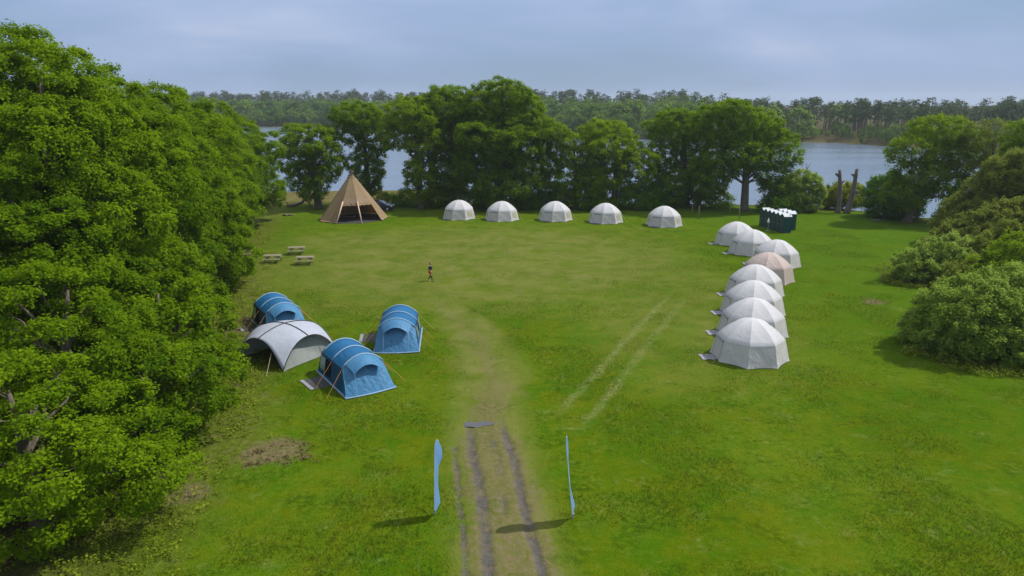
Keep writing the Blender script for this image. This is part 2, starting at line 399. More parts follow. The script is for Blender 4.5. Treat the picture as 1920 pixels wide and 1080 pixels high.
# ------------------------------------------------------------------ vegetation
def unit(a): return a/np.maximum(np.linalg.norm(a, axis=-1, keepdims=True), 1e-9)
def leaves_from(rng, pts, dirs, n, spread, leaf, up=.65, tint=None, rnd=.8, flat=1.0):
    """n leaf faces round every tuft point; returns V, Q, tint per face"""
    N = len(pts)*n
    P = np.repeat(pts, n, 0) + rng.normal(size=(N, 3))*spread*np.array([1, 1, flat]); D = np.repeat(dirs, n, 0)
    nrm = unit(D*.7 + rng.normal(size=(N, 3))*rnd*.6 + np.array([0, 0, up]))
    a = unit(np.cross(nrm, rng.normal(size=(N, 3)))); b = np.cross(nrm, a)
    l = leaf*rng.uniform(.65, 1.35, (N, 1))*.5; w = l*rng.uniform(.5, .8, (N, 1))
    dr = nrm*l*.3
    V = np.stack([P-a*l-dr, P+b*w, P+a*l-dr, P-b*w], 1).reshape(-1, 3)
    T = np.repeat(tint if tint is not None else rng.uniform(0, 1, len(pts)), n)
    T = np.clip(T + rng.normal(size=N)*.13, 0, 1)
    return V, np.arange(N*4, dtype=np.int32).reshape(-1, 4), T
def clumps_on(rng, lobes, cr, low=.35, inner=.18, thin=.85, rag=1.06):
    """clump centres over the outside of a union of ellipsoids, with outward directions"""
    L = np.array(lobes, float); out = []; dirs = []
    for i, l in enumerate(L):
        area = 4*math.pi*((l[3]*l[4])**1.6 + (l[3]*l[5])**1.6 + (l[4]*l[5])**1.6)**(1/1.6)/3**(1/1.6)
        n = int(area/(cr*cr)*2.2)
        d = unit(rng.normal(size=(n, 3)))
        keep = (d[:, 2] > -.25) | (rng.uniform(size=n) < low); d = d[keep]
        p = l[:3] + d*l[3:6]*rng.uniform(.80, rag, (len(d), 1))
        ok = np.ones(len(p), bool)
        for j, q in enumerate(L):
            if j != i: ok &= (((p-q[:3])/q[3:6])**2).sum(1) > .62
        out.append(p[ok]); dirs.append(unit(d[ok]/l[3:6]))
        n2 = int(n*inner); d = unit(rng.normal(size=(n2, 3))); out.append(l[:3] + d*l[3:6]*rng.uniform(.35, .75, (n2, 1))); dirs.append(d)
    P = np.concatenate(out); D = np.concatenate(dirs); o = rng.permutation(len(P)); P = P[o]; D = D[o]
    keep = []; 
    for i in range(len(P)):
        if not keep or (((P[keep]-P[i])**2).sum(1) > (cr*thin)**2).all(): keep.append(i)
    k = np.array(keep); k = k[P[k, 2] > .25]
    return P[k], D[k]
def crown(rng, lobes, cr=.95, tufts=20, n=14, spread=.24, leaf=.17, low=.35, inner=.18, thin=.85, flat=.75, rag=1.06, shoots=0, sl=.8):
    P, D = clumps_on(rng, lobes, cr, low, inner, thin, rag); N = len(P)
    d = unit(unit(rng.normal(size=(N*tufts, 3))) + .8*np.repeat(D, tufts, 0) + np.array([0, 0, .5]))
    sz = np.repeat(cr*rng.uniform(.65, 1.15, (N, 1)), tufts, 0)
    tp = np.repeat(P, tufts, 0) + d*sz*rng.uniform(.55, 1.0, (N*tufts, 1))*np.array([1, 1, flat])
    tint = np.clip(np.repeat(rng.uniform(.15, .8, N), tufts)*.6 + rng.uniform(0, .5, N*tufts), 0, 1)
    if shoots:
        k = rng.integers(0, N, shoots); sd = unit(D[k]*.6 + np.array([0, 0, .75]) + rng.normal(size=(shoots, 3))*.28); ln = sl*rng.uniform(.5, 1.3, (shoots, 1)); base = P[k] + D[k]*cr*.6
        for q in (.2, .4, .6, .8, 1.0):
            tp = np.concatenate([tp, base + sd*ln*q]); d = np.concatenate([d, sd]); tint = np.concatenate([tint, rng.uniform(.4, 1, shoots)])
        cut = len(tp) - 5*shoots
        V1, Q1, T1 = leaves_from(rng, tp[:cut], d[:cut], n, spread, leaf, tint=tint[:cut]); V2, Q2, T2 = leaves_from(rng, tp[cut:], d[cut:], max(4, n//2), spread*.6, leaf, tint=tint[cut:])
        V = np.concatenate([V1, V2]); Q = np.arange(len(V), dtype=np.int32).reshape(-1, 4); T = np.concatenate([T1, T2])
    else: V, Q, T = leaves_from(rng, tp, d, n, spread, leaf, tint=tint)
    V[:, 2] = np.maximum(V[:, 2], .04)
    return P, V, Q, T
def limbs(rng, P, base_r, h0, h1, n, sides=7, twig=.035, off=(0, 0)):
    """trunk with limbs bending out to n of the clump centres"""
    mb = MB(); lean = rng.normal(size=2)*.25
    def ax(t): return Vector((off[0]*t + lean[0]*t*t, off[1]*t + lean[1]*t*t, h1*t))
    mb.tube([ax(-.02), ax(.04), ax(.2), ax(.45), ax(.75), ax(1)], [base_r*1.5, base_r*1.12, base_r, base_r*.8, base_r*.5, base_r*.2], 9)
    if len(P):
        sel = P[rng.permutation(len(P))[:n]]
        for k, q in enumerate(sel):
            q = Vector(q); t = min(.95, max(h0/h1, (q.z*.62)/h1)); s = ax(t)
            L = (q-s).length; m1 = s.lerp(q, .35) + Vector((rng.normal()*.1*L, rng.normal()*.1*L, .10*L)); m2 = s.lerp(q, .7) + Vector((rng.normal()*.08*L, rng.normal()*.08*L, .06*L))
            r0 = base_r*(.42 if k < n*.35 else .22)*(1-t*.35)
            mb.tube([s, m1, m2, q], [r0, r0*.7, r0*.42, twig], 6 if k < n*.35 else 5, False)
    return mb
def plant(name, label, cat, group, x, y, lobes, mat, seed, trunk_r=.35, h0=None, h1=None, nl=16, jitter=True, stem='trunk', **kw):
    rng = np.random.default_rng(seed)
    if name == 'oak_tree' and jitter and y > 104:      # extra billows over the big lobes
        g = random.Random(seed); ex = []
        for l in lobes:
            for k in range(4):
                a = 2*math.pi*g.random(); e = g.uniform(-.2, 1.0); c = math.sqrt(max(0, 1-e*e)); q = g.uniform(.32, .46)
                ex.append((l[0]+math.cos(a)*c*l[3]*.82, l[1]+math.sin(a)*c*l[4]*.82, l[2]+e*l[5]*.78, l[3]*q, l[4]*q, l[5]*q))
        lobes = [(l[0], l[1], l[2], l[3]*.86, l[4]*.86, l[5]*.88) for l in lobes] + ex
    if jitter: lobes = [(a, b+rng.uniform(-.25, .25)*ry, c, rx, ry, rz) for a, b, c, rx, ry, rz in lobes]
    top = max(l[2]+l[5]*.5 for l in lobes)
    root = empty(name, (x, y, gz(x, y))); tag(root, label, cat, group)
    P, V, Q, T = crown(rng, lobes, **kw)
    h1 = h1 or top; h0 = h0 or top*.25
    ox = np.average([l[0] for l in lobes], weights=[l[3] for l in lobes])
    limbs(rng, P, trunk_r, h0, h1, nl, off=(ox, 0)).build(stem, M['bark'], root, True)
    obj('crown' if stem == 'trunk' else 'foliage', fast_mesh('crown', V, Q, {'tint': ('FACE', T)}), mat, root)
    return root

LOBES = {
    'T1': ((-29.8, 109), [(-0.4, 0.0, 9.9, 4.0, 3.4, 2.7), (-2.9, 0.0, 7.4, 2.8, 2.3, 2.3), (1.6, 0.0, 7.2, 2.4, 2.9, 3.4), (-0.8, 0.0, 4.2, 3.3, 2.8, 2.4)]),
    'T2': ((-22.7, 113), [(-0.8, 0.0, 13.0, 3.8, 3.2, 2.5), (1.1, 0.0, 10.2, 2.5, 2.1, 2.3), (-3.9, 0.0, 10.2, 1.7, 1.6, 1.8), (-0.3, 0.0, 5.0, 2.3, 3.0, 4.4)]),
    'T3': ((-14.1, 109), [(-1.2, 0.0, 13.5, 4.1, 3.5, 3.0), (1.2, 0.0, 9.6, 3.4, 2.9, 1.9), (-3.4, 0.0, 10.4, 2.2, 1.9, 1.8), (0.2, 0.0, 4.6, 2.1, 2.6, 3.6)]),
    'T4': ((-9.1, 112), [(-1.4, 0.0, 14.3, 3.6, 3.5, 4.1), (-2.0, 0.0, 10.3, 2.8, 2.4, 2.5), (-0.7, 0.0, 5.5, 3.2, 4.4, 5.2)]),
    'T5': ((-1.7, 110), [(-0.7, 0.0, 14.8, 5.5, 4.6, 4.0), (3.7, 0.0, 12.5, 3.2, 3.1, 3.6), (0.5, 0.0, 10.4, 7.3, 6.2, 3.7), (-3.2, 0.0, 6.5, 4.3, 3.6, 4.1), (3.7, 0.0, 6.4, 3.9, 4.0, 4.7), (0.0, 0.0, 3.3, 6.1, 5.2, 3.0)]),
    'T6': ((9.9, 109), [(-0.1, 0.0, 8.0, 3.7, 3.2, 3.7), (-1.8, 0.0, 4.2, 2.8, 3.0, 3.6), (1.9, 0.0, 3.8, 2.8, 2.6, 3.1)]),
    'T6b': ((15.7, 109), [(-0.8, 0.0, 9.4, 4.2, 3.6, 3.5), (2.9, 0.0, 6.4, 2.8, 2.8, 3.2), (-1.1, 0.0, 4.2, 3.7, 3.2, 3.3)]),
    'T7': ((27.7, 112), [(-2.9, 0.0, 11.8, 3.8, 3.2, 3.0), (0.4, 0.0, 10.0, 2.8, 2.8, 3.3), (-4.4, 0.0, 7.2, 2.2, 2.1, 2.5), (-2.4, 0.0, 3.4, 3.7, 3.1, 3.7), (1.1, 0.0, 4.3, 2.5, 3.6, 4.2)]),
    'T8': ((35.2, 107), [(-2.9, 0.0, 12.8, 4.7, 4.0, 3.1), (2.0, 0.0, 11.3, 3.3, 2.8, 2.8), (4.4, 0.0, 8.3, 2.7, 2.3, 2.7), (-1.1, 0.0, 8.7, 4.4, 3.8, 3.2), (-5.3, 0.0, 6.0, 2.4, 3.4, 4.0), (4.0, 0.0, 4.8, 2.2, 2.3, 2.7)]),
}
BACK = dict(cr=.95, tufts=19, n=9, spread=.17, leaf=.26, thin=.92, flat=.72, inner=.12, low=.55, rag=1.12)
GB = 'oaks along the far edge of the meadow'
def back(key, label, mat, seed, tr, **kw):
    (x, y), l = LOBES[key]; a = dict(BACK); a.update(kw)
    return plant('oak_tree', label, 'tree', GB, x, y, l, M[mat], seed, tr, **a)
back('T1', 'round-crowned oak on a short bare trunk just left of the tan tipi', 'oak', 11, .55)
back('T2', 'tall ivy-clad oak rising directly behind the tan tipi', 'oak', 12, .45)
back('T3', 'oak with yellow-green top and low side bough behind the dark blue car', 'oak2', 13, .5)
back('T4', 'narrow tall oak between the biggest oak and the oak behind the car', 'oak', 14, .5)
back('T5', 'biggest and tallest oak of the row, broad crown behind the second and third back tents', 'oak', 15, .8, nl=30)
back('T6', 'low bushy oak beside the right flank of the biggest oak', 'oak2', 16, .4)
back('T6b', 'rounded yellow-green oak behind the fourth white tent of the back row', 'oak2', 17, .45)
back('T7', 'oak with open left side standing behind the gap right of the fifth back tent', 'oak', 18, .45)
back('T8', 'wide oak with thick forked trunk behind the rope stakes, right end of the row', 'oak', 19, .55, nl=30)

# trees and shrubs at the right-hand side
SP = dict(cr=.75, tufts=10, n=10, spread=.22, leaf=.25, thin=1.15, inner=.05)
plant('oak_tree', 'spreading open oak with gaps showing water, right of the two dead stumps', 'tree', 'trees on the right bank', 53.9, 96,
      [(3.0, 0, 11.9, 3.7, 3.1, 1.8), (-0.9, 0, 9.5, 3.0, 2.5, 1.6), (5.9, 0, 8.8, 3.3, 2.8, 1.7), (1.0, 0, 6.3, 3.2, 2.7, 1.9), (4.4, 0, 4.9, 3.6, 3.1, 1.6), (-1.2, 0, 3.8, 2.5, 2.1, 1.7), (7.8, 0, 10.5, 1.7, 1.4, 1.4)],
      M['oak2'], 31, .5, nl=34, **{**SP, 'cr': .8, 'thin': .95, 'tufts': 12})
plant('thin_tree', 'thin half-bare tree with sparse olive leaves near the right edge', 'tree', 'trees on the right bank', 63.4, 94,
      [(-1.8, 0, 11.2, 2.8, 2.4, 2.4), (-3.2, 0, 7.5, 2.4, 2.0, 1.3), (1.0, 0, 7.5, 2.4, 2.0, 1.5), (-1.8, 0, 9.3, 2.8, 2.4, 1.4)], M['olive'], 32, .28, nl=40, **{**SP, 'n': 7, 'thin': 1.25})
plant('oak_tree', 'bright green oak top cut by the right edge of the picture', 'tree', 'trees on the right bank', 61.7, 86,
      [(-1.2, 0, 12.1, 1.7, 1.5, 1.7), (-1.7, 0, 9.8, 1.3, 1.0, 1.0), (.8, 0, 9.2, 2.8, 2.4, 2.8)], M['oak'], 33, .35, nl=10, **{**SP, 'thin': .9})
SH = dict(cr=.62, tufts=13, n=10, spread=.17, leaf=.21, low=.6, rag=1.18, flat=1.0, shoots=110, sl=.55)
plant('olive_shrub', 'tall brownish olive thicket at the right edge below the half-bare tree', 'shrub', 'shrubs on the right margin', 57.6, 80,
      [(-1.8, 0, 7.6, 2.9, 2.4, 2.4), (-2.2, 0, 4.6, 3.6, 3.1, 3.0), (.6, 0, 6.2, 3.0, 3.1, 3.6), (-5.2, 0, 2.6, 3.2, 3.0, 2.6)], M['olive'], 34, .2, nl=16, stem='stem', **SH)
plant('dark_shrub', 'dark rounded thorn shrub left of the open oak, right of the stumps', 'shrub', 'shrubs on the right margin', 53.9, 100.5, [(-0.4, 0, 2.6, 2.9, 2.7, 2.9), (1.8, 0, 1.8, 2.2, 1.8, 2.0)], M['ivy'], 35, .15, nl=8, stem='stem', **SH)
plant('grey_shrub', 'grey-green shrub behind the toilets, at the foot of the last oak', 'shrub', 'shrubs along the water edge', 43.4, 107, [(0, 0, 2.6, 2.7, 2.3, 2.7), (-2.3, 0, 2.0, 2.1, 1.8, 2.1)], M['willow'], 36, .12, nl=8, stem='stem', **SH)
plant('lime_shrub', 'low yellow-green shrub seen between the two dead stumps', 'shrub', 'shrubs along the water edge', 50.6, 109, [(.4, 0, 1.5, 2.9, 2.0, 1.8)], M['lime'], 37, .1, nl=6, stem='stem', **SH)
NEARSH = dict(cr=.6, tufts=20, n=11, spread=.11, leaf=.16, low=.6, inner=.3, rag=1.20, flat=1.1, thin=.98, shoots=240, sl=.55)
plant('willow_shrub', 'largest pale green willow shrub at the right edge of the meadow', 'shrub', 'shrubs on the right margin', 29.0, 44,
      [(1.0, 0, 2.1, 3.0, 2.6, 2.2), (3.4, .8, 2.0, 3.0, 2.7, 2.7), (-.5, .3, 1.5, 1.8, 1.7, 1.7), (4.6, -1.6, 1.2, 2.8, 2.3, 1.9), (1.8, -1.6, .9, 2.4, 1.8, 1.3), (6.5, 2, 2.1, 3.0, 3.0, 3.0), (-.9, 1.6, 1.0, 1.3, 1.2, 1.1)], M['willow'], 38, .14, nl=20, stem='stem', **NEARSH)
plant('willow_shrub', 'small grey willow shrub with a dark base, left of the brownish thicket', 'shrub', 'shrubs on the right margin', 37.6, 63,
      [(.2, 0, 1.1, 2.2, 2.0, 1.5), (2.4, .3, 1.5, 2.3, 2.0, 1.9), (1.0, .8, 1.7, 1.6, 1.5, 1.6), (-1.3, -.2, .7, 1.1, 1.1, .9)], M['willow'], 39, .12, nl=12, stem='stem', **{**NEARSH, 'leaf': .16, 'n': 12})
plant('olive_shrub', 'brownish olive shrub behind the small grey willow shrub', 'shrub', 'shrubs on the right margin', 46.9, 70,
      [(.1, 0, 2.1, 3.0, 2.7, 2.4), (2.2, 0, 3.2, 2.8, 2.5, 2.5), (-2.1, .3, 1.6, 2.1, 2.1, 1.9), (4.8, 0, 3.2, 3.0, 2.6, 3.0)], M['olive'], 40, .14, nl=14, stem='stem', **{**NEARSH, 'leaf': .18, 'n': 12})
plant('olive_shrub', 'olive green bush directly behind the largest willow shrub', 'shrub', 'shrubs on the right margin', 41.6, 55,
      [(-2.0, 0, 1.9, 2.5, 2.4, 2.0), (-.6, 0, 2.9, 2.3, 2.4, 2.3), (1.8, 0, 3.0, 2.6, 2.5, 2.9), (-3.6, .4, 1.1, 1.4, 1.4, 1.3)], M['oak2'], 41, .14, nl=14, stem='stem', **{**NEARSH, 'leaf': .16, 'n': 12})
plant('olive_shrub', 'low olive bush filling the gap between the two pale willow shrubs', 'shrub', 'shrubs on the right margin', 38.6, 57,
      [(0, 0, 1.1, 1.9, 1.8, 1.6), (1.7, .4, 1.6, 1.7, 1.7, 1.7)], M['olive'], 42, .1, nl=8, stem='stem', **{**NEARSH, 'leaf': .16, 'n': 12, 'shoots': 120})
plant('olive_shrub', 'olive bush at the back of the gap, below the tall brownish thicket', 'shrub', 'shrubs on the right margin', 43.6, 63,
      [(0, 0, 1.7, 2.3, 2.1, 2.1), (2.2, .4, 2.6, 2.3, 2.1, 2.3)], M['olive'], 43, .1, nl=8, stem='stem', **{**NEARSH, 'leaf': .17, 'n': 11, 'shoots': 120})
# understorey along the back row
us_ = [(-20.0, 113.5, 1.5, 1.3, 'a twiggy dark shrub behind the car bonnet'), (-16.6, 111.5, 1.9, 1.9, 'dark low shrub just right of the car'), (-11.2, 111, 2.3, 2.6, 'dark green shrub left of the first back tent'),
       (-4.9, 112, 2.4, 1.9, 'low shrub between the first and second back tents'), (1.8, 109.5, 2.3, 2.1, 'green shrub behind the second back tent'), (6.3, 110.5, 2.6, 2.8, 'dark leafy shrub behind the third back tent'),
       (12.6, 107.5, 2.2, 1.9, 'bright low shrub between the third and fourth back tents'), (18.9, 108.5, 2.6, 3.0, 'dark shrub between the fourth and fifth back tents'), (22.8, 110, 2.6, 3.2, 'tall dark shrub behind the fifth back tent'),
       (30.8, 109.5, 2.2, 2.4, 'shrub under the forked oak by the left rope stakes'), (39.6, 106, 2.3, 2.1, 'dark shrub behind the green toilets')]
for i, (x, y, r, h, lab) in enumerate(us_):
    plant('understorey_shrub', lab.replace('a twiggy', 'twiggy'), 'shrub', 'shrubs under the oaks', x, y, [(0, 0, h*.5, r, r*.8, h*.62), (r*.55, 0, h*.38, r*.8, r*.7, h*.5)], M['ivy' if i % 3 else 'oak'], 50+i, .1, nl=6, stem='stem',
          **dict(cr=.75, tufts=11, n=10, spread=.24, leaf=.24, low=.5))
# sapling
plant('sapling', 'small lone sapling on the grass left of the grey willow shrub', 'tree', None, 33.7, 62.7, [(0, 0, 1.25, .55, .5, .6)], M['herb'], 70, .04, nl=6, h1=1.4, **dict(cr=.3, tufts=5, n=6, spread=.12, leaf=.13, thin=1.0))

# the wood on the left: four crowns, each planted several times
NEAR = dict(cr=1.05, tufts=40, n=12, spread=.115, leaf=.165, inner=.14, low=.55, thin=1.02, flat=.72)
def wood_template(seed, lobes, mat, tr, **kw):
    a = dict(NEAR); a.update(kw)
    return plant('oak_tree', 'x', 'tree', 'oaks of the dense wood on the left', 0, 0, lobes, M[mat], seed, tr, nl=26, **a)
def rnd_lobes(seed, r, h, n, low=1.2):
    g = random.Random(seed); L = [(0, 0, h*.60, r*.70, r*.70, h*.34), (0, 0, h*.36, r*.74, r*.74, h*.28)]
    for k in range(n):
        a = 2*math.pi*(k+g.random()*.6)/n; rr = r*g.uniform(.58, .80); z = h*(.26 + .56*((k*0.618) % 1)); rr *= 1 - .35*max(0, z/h-.6)/.3
        L.append((rr*math.cos(a), rr*math.sin(a), z, r*g.uniform(.27, .40), r*g.uniform(.27, .40), h*g.uniform(.10, .17)))
    L.append((0, 0, h*.82, r*.5, r*.5, h*.18))
    return L
TW = [wood_template(101, rnd_lobes(1, 6.2, 16, 13), 'oak', .5, cr=1.05, tufts=42), wood_template(102, rnd_lobes(2, 5.4, 15, 12), 'oak', .5, cr=1.0, tufts=40),
      wood_template(103, rnd_lobes(3, 4.6, 7.5, 11), 'oak', .35, leaf=.14, n=14, spread=.11), wood_template(104, rnd_lobes(4, 3.4, 5.5, 9), 'oak', .25, cr=.9, tufts=32)]
WOOD = [  # template, x, y, scale xy, scale z, turn, label
 (2, -18.3, 24.3, 1.0, .86, 0.3, 'low oak nearest the camera, at the bottom left of the picture'),
 (2, -21.0, 31.0, 1.02, 1.12, 2.1, 'mid-height oak standing behind the nearest low oak and the wood-edge one'),
 (0, -26.3, 41.0, 1.05, 1.19, 0.0, 'tall oak with the second highest rounded top at the upper left'),
 (1, -31.0, 45.0, 1.2, 1.33, 1.2, 'tallest oak of the wood, top cut by the left part of the sky'),
 (0, -27.5, 50.5, 1.0, 1.10, 4.0, 'oak whose top steps down right of the two tallest crowns'),
 (1, -28.5, 58.5, 1.05, 1.13, 5.1, 'oak in the middle of the sloping crown line, above the blue tents'),
 (0, -31.5, 68.0, .98, 1.04, 2.6, 'oak of the wood level with the picnic tables'),
 (1, -34.5, 78.0, 1.1, 1.04, 3.6, 'oak of the wood just beyond the picnic tables'),
 (0, -37.5, 87.0, .95, .90, 1.7, 'oak at the low right end of the sloping crown line'),
 (1, -36.0, 94.5, 1.02, .92, 0.6, 'last oak of the wood, beside the open water left of the tipi'),
 (1, -25.5, 36.0, 1.0, .86, 2.9, 'oak in the left middle, between the nearest low oaks and the tall ones'),
 (3, -19.3, 36.6, 1.15, 1.2, 0.2, 'small oak in front of the white shelter, left of it'),
 (3, -22.6, 45.5, 1.0, 1.25, 3.0, 'small oak behind the white shelter, left of the farthest blue tent'),
 (3, -25.6, 60.0, 1.0, 1.15, 1.0, 'small oak on the wood edge short of the picnic tables'),
 (3, -31.2, 74.5, .95, 1.0, 4.4, 'small oak whose boughs hide the fourth picnic table'),
 (2, -33.5, 33.0, 1.25, 1.6, 1.0, 'broad oak cut by the left edge of the picture, below the tallest top'),
 (0, -38.0, 52.0, 1.1, 1.1, 5.5, 'oak deep in the wood behind the tallest crown'),
 (1, -40.0, 62.0, 1.1, 1.08, 2.2, 'oak deep in the wood behind the middle of the crown line'),
 (0, -42.5, 74.0, 1.05, 1.0, 3.3, 'oak deep in the wood behind the picnic table oaks'),
 (3, -16.9, 30.6, 1.0, .95, 2.0, 'low rounded oak at the very edge of the wood, left of the bare brown patch'),
 (3, -18.6, 41.3, .52, .42, 1.4, 'oak scrub whose leaves overlap the white shelter'),
]
used = set()
for i, (t, x, y, s, szz, turn, lab) in enumerate(WOOD):
    o = TW[t] if t not in used else copy_tree(TW[t]); used.add(t)
    o.location = (x, y, gz(x, y)); o.rotation_euler = (0, 0, turn); o.scale = (s, s, szz); o['label'] = lab

# undergrowth, meadow blades
rng = np.random.default_rng(5)
def scatter_leaves(n, test, tufts, spread, leaf, h, seed, box):
    g = np.random.default_rng(seed); x = g.uniform(box[0], box[1], n); y = g.uniform(box[2], box[3], n)
    k = test(x, y, g); x = x[k]; y = y[k]; z = height(x, y)
    P = np.stack([x, y, z + g.uniform(.3, 1, len(x))*h], 1); D = unit(np.stack([g.normal(size=len(x)), g.normal(size=len(x)), np.ones(len(x))*1.2], 1))
    V, Q, T = leaves_from(g, P, D, tufts, spread, leaf, tint=g.uniform(0, 1, len(x)), flat=.6)
    return V, Q, T
def edge_x(y): return np.interp(y, [15, 22.6, 30, 41, 50, 61, 78, 92, 103], [-13.0, -13.0, -12.2, -15.0, -18.5, -22.2, -28.5, -32, -34])
V, Q, T = scatter_leaves(24000, lambda x, y, g: (x - edge_x(y) + 4.5*(fbm(x*.4, y*.4, 91)-.5) < .9*g.uniform(-1, 1.2, len(x))) & (x > edge_x(y)-5.5) & (fbm(x*.7, y*.7, 93) > .40), 8, .13, .115, .26, 6, (-38, -8, 19, 95))
tag(obj('undergrowth', fast_mesh('undergrowth', V, Q, {'tint': ('FACE', T)}), M['herb']), 'rough green herbage along the foot of the left-hand wood', 'undergrowth', kind='stuff')
V, Q, T = scatter_leaves(13000, lambda x, y, g: (np.minimum(np.minimum(np.hypot((x+10.9)/2.2, (y-30.4)/1.9), np.hypot((x+20.6)/2.5, (y-50.5)/2)), np.hypot((x-30)/2.2, (y-56)/.9)) + 1.1*(fbm(x*.8, y*.8, 95)-.5) < .8), 7, .13, .13, .10, 7, (-24, 33, 26, 60))
tag(obj('dead_bracken', fast_mesh('dead_bracken', V, Q, {'tint': ('FACE', T)}), M['fern']), 'flattened brown dead bracken in patches on the grass', 'bracken', kind='stuff')

def ring(x, y, g):
    k = np.zeros(len(x), bool); q = fbm(x*.5, y*.5, 97)
    for cx, cy, a, b in ((32.0, 43.6, 5.6, 4.0), (38.6, 63, 4.4, 3.0), (40.2, 56.5, 4.6, 3.2), (46, 69.5, 5, 3.6)):
        d = np.hypot((x-cx)/a, (y-cy)/b); k |= (d < 1.02 + .5*(q-.42)) & (d > .55)
    return k
V, Q, T = scatter_leaves(26000, ring, 6, .10, .13, .34, 9, (25, 52, 38, 75))
tag(obj('long_grass', fast_mesh('long_grass', V, Q, {'tint': ('FACE', T)}), M['herb']), 'long rough grass round the foot of the right-hand shrubs', 'grass', kind='stuff')
def blades(n, box, seed, hgt, wid):
    g = np.random.default_rng(seed); x = g.uniform(box[0], box[1], n)
    y = box[2] + (box[3]-box[2])*g.uniform(0, 1, n)**1.5
    w, s, r, m, wd = masks(x, y); tl = fbm(x*.35, y*.35, 121)
    keep = (g.uniform(size=n) > np.clip(w*.75 + s*1.5 + wd*.6, 0, .97)) & (y < near_edge(x)-2) & (x > edge_x(y)-3)
    x = x[keep]; y = y[keep]; tl = tl[keep]; w = w[keep]; s = s[keep]; r = r[keep]; n = len(x); z = height(x, y)
    hh = hgt*(.35 + 1.3*sst(.35, .7, tl))*g.uniform(.6, 1.3, n)*(1-.6*w)
    a = g.uniform(0, 2*math.pi, n); ww = wid*g.uniform(.6, 1.4, n)
    lean = g.normal(size=(n, 2))*.55*hh[:, None]
    P = np.stack([x, y, z-.01], 1); dx = np.stack([np.cos(a)*ww, np.sin(a)*ww, np.zeros(n)], 1)
    tip = P + np.stack([lean[:, 0], lean[:, 1], hh], 1)
    V = np.stack([P-dx, P+dx, tip], 1).reshape(-1, 3); Qf = np.arange(n*3, dtype=np.int32).reshape(-1, 3)
    rep = lambda q: ('FACE', q)
    return fast_mesh('meadow_grass', V, Qf, {'tint': rep(g.uniform(0, 1, n)), 'worn': rep(w), 'soil': rep(s*.3), 'rough': rep(r), 'marsh': rep(w*0), 'wood': rep(w*0)})
tag(obj('meadow_grass', blades(400000, (-20, 42, 20, 90), 8, .072, .021), M['blades']), 'short green meadow grass over the field', 'grass', kind='stuff')

# ------------------------------------------------------------------ woods across the water
def far_tree(g, kind, h, r):
    """one distant tree: leaf faces V, Q, T and trunk tubes"""
    if kind == 'oak':
        n = 46; d = unit(g.normal(size=(n, 3)) + np.array([0, 0, .25])); P = np.array([0, 0, h*.54]) + d*np.array([r, r, h*.46])*g.uniform(.75, 1.02, (n, 1))
        return leaves_from(g, P, d, 8, r*.16, r*.33, tint=np.clip(g.uniform(.1, .75, n), 0, 1))
    n = 26; zz = h*(.52 + .46*g.uniform(0, 1, n)**.8); rr = r*np.sqrt(np.clip(1.08-((zz/h-.7)/.34)**2, .06, 1)); a = g.uniform(0, 6.28, n)
    P = np.stack([rr*np.cos(a)*g.uniform(.3, 1, n), rr*np.sin(a)*g.uniform(.3, 1, n), zz], 1); d = unit(P-np.array([0, 0, h*.6]))
    return leaves_from(g, P, d, 9, r*.20, r*.34, tint=g.uniform(.1, .9, n), flat=.55)
def far_trunk(h, r, kind, g):
    mb = MB(); b = g.normal(size=2)*.3
    t = .95 if kind == 'pine' else .6
    mb.tube([(0, 0, -.5), (b[0], b[1], h*.4), (b[0]*1.5, b[1]*1.5, h*t)], [h*.018+.08, h*.014+.05, .06], 5)
    return mb
gF = np.random.default_rng(77)
kinds = {k: [] for k in ('oak', 'pine')}
for kind in kinds:
    for k in range(6):
        h, r = (13, 5.2) if kind == 'oak' else (15, 2.7)
        kinds[kind].append((far_tree(gF, kind, h, r), far_trunk(h, r, kind, gF)))
def far_mass(name, label, kind, spots, mat, group=None):
    VV = []; TT = []; n = 0; tb = MB()
    Vt = []; 
    for (x, y, s, sh) in spots:
        (V, Q, T), mb = kinds[kind][int(gF.integers(6))]
        a = gF.uniform(0, 6.28); c, sn = math.cos(a), math.sin(a); z = gz(x, y)
        W = np.stack([V[:, 0]*c - V[:, 1]*sn, V[:, 0]*sn + V[:, 1]*c, V[:, 2]], 1)*np.array([s, s, sh]) + np.array([x, y, z])
        VV.append(W); TT.append(np.clip(T*.5 + gF.uniform(-.3, .6), 0, 1))
        tb.add([(v[0]*s+x, v[1]*s+y, v[2]*sh+z) for v in mb.v], mb.f)
    V = np.concatenate(VV)
    root = obj(name, fast_mesh(name, V, np.arange(len(V), dtype=np.int32).reshape(-1, 4), {'tint': ('FACE', np.concatenate(TT))}), mat)
    tag(root, label, 'woodland', group, 'stuff')
    tb.build('trunks', M['pine_bark'], root)['kind'] = 'stuff'
def spots(n, x0, x1, depth0, depth1, s0, s1, seed, gap):
    g = np.random.default_rng(seed); out = []; tries = 0
    while len(out) < n and tries < n*12:
        tries += 1; x = g.uniform(x0, x1); y = float(far_edge(np.array([x]))[0]) + g.uniform(depth0, depth1)
        if abs(x)/y > .9: continue
        if all((x-p[0])**2 + (y-p[1])**2 > gap*gap for p in out): 
            s = g.uniform(s0, s1); out.append((x, y, s, s*g.uniform(.9, 1.12)))
    return out
far_mass('distant_oak_wood', 'rounded green broadleaved wood lining the far shore', 'oak', spots(430, -330, 118, 12, 190, .62, 1.25, 1, 7.0) + spots(150, -330, 116, 3, 12, .35, .72, 6, 4.2), M['far_oak'])
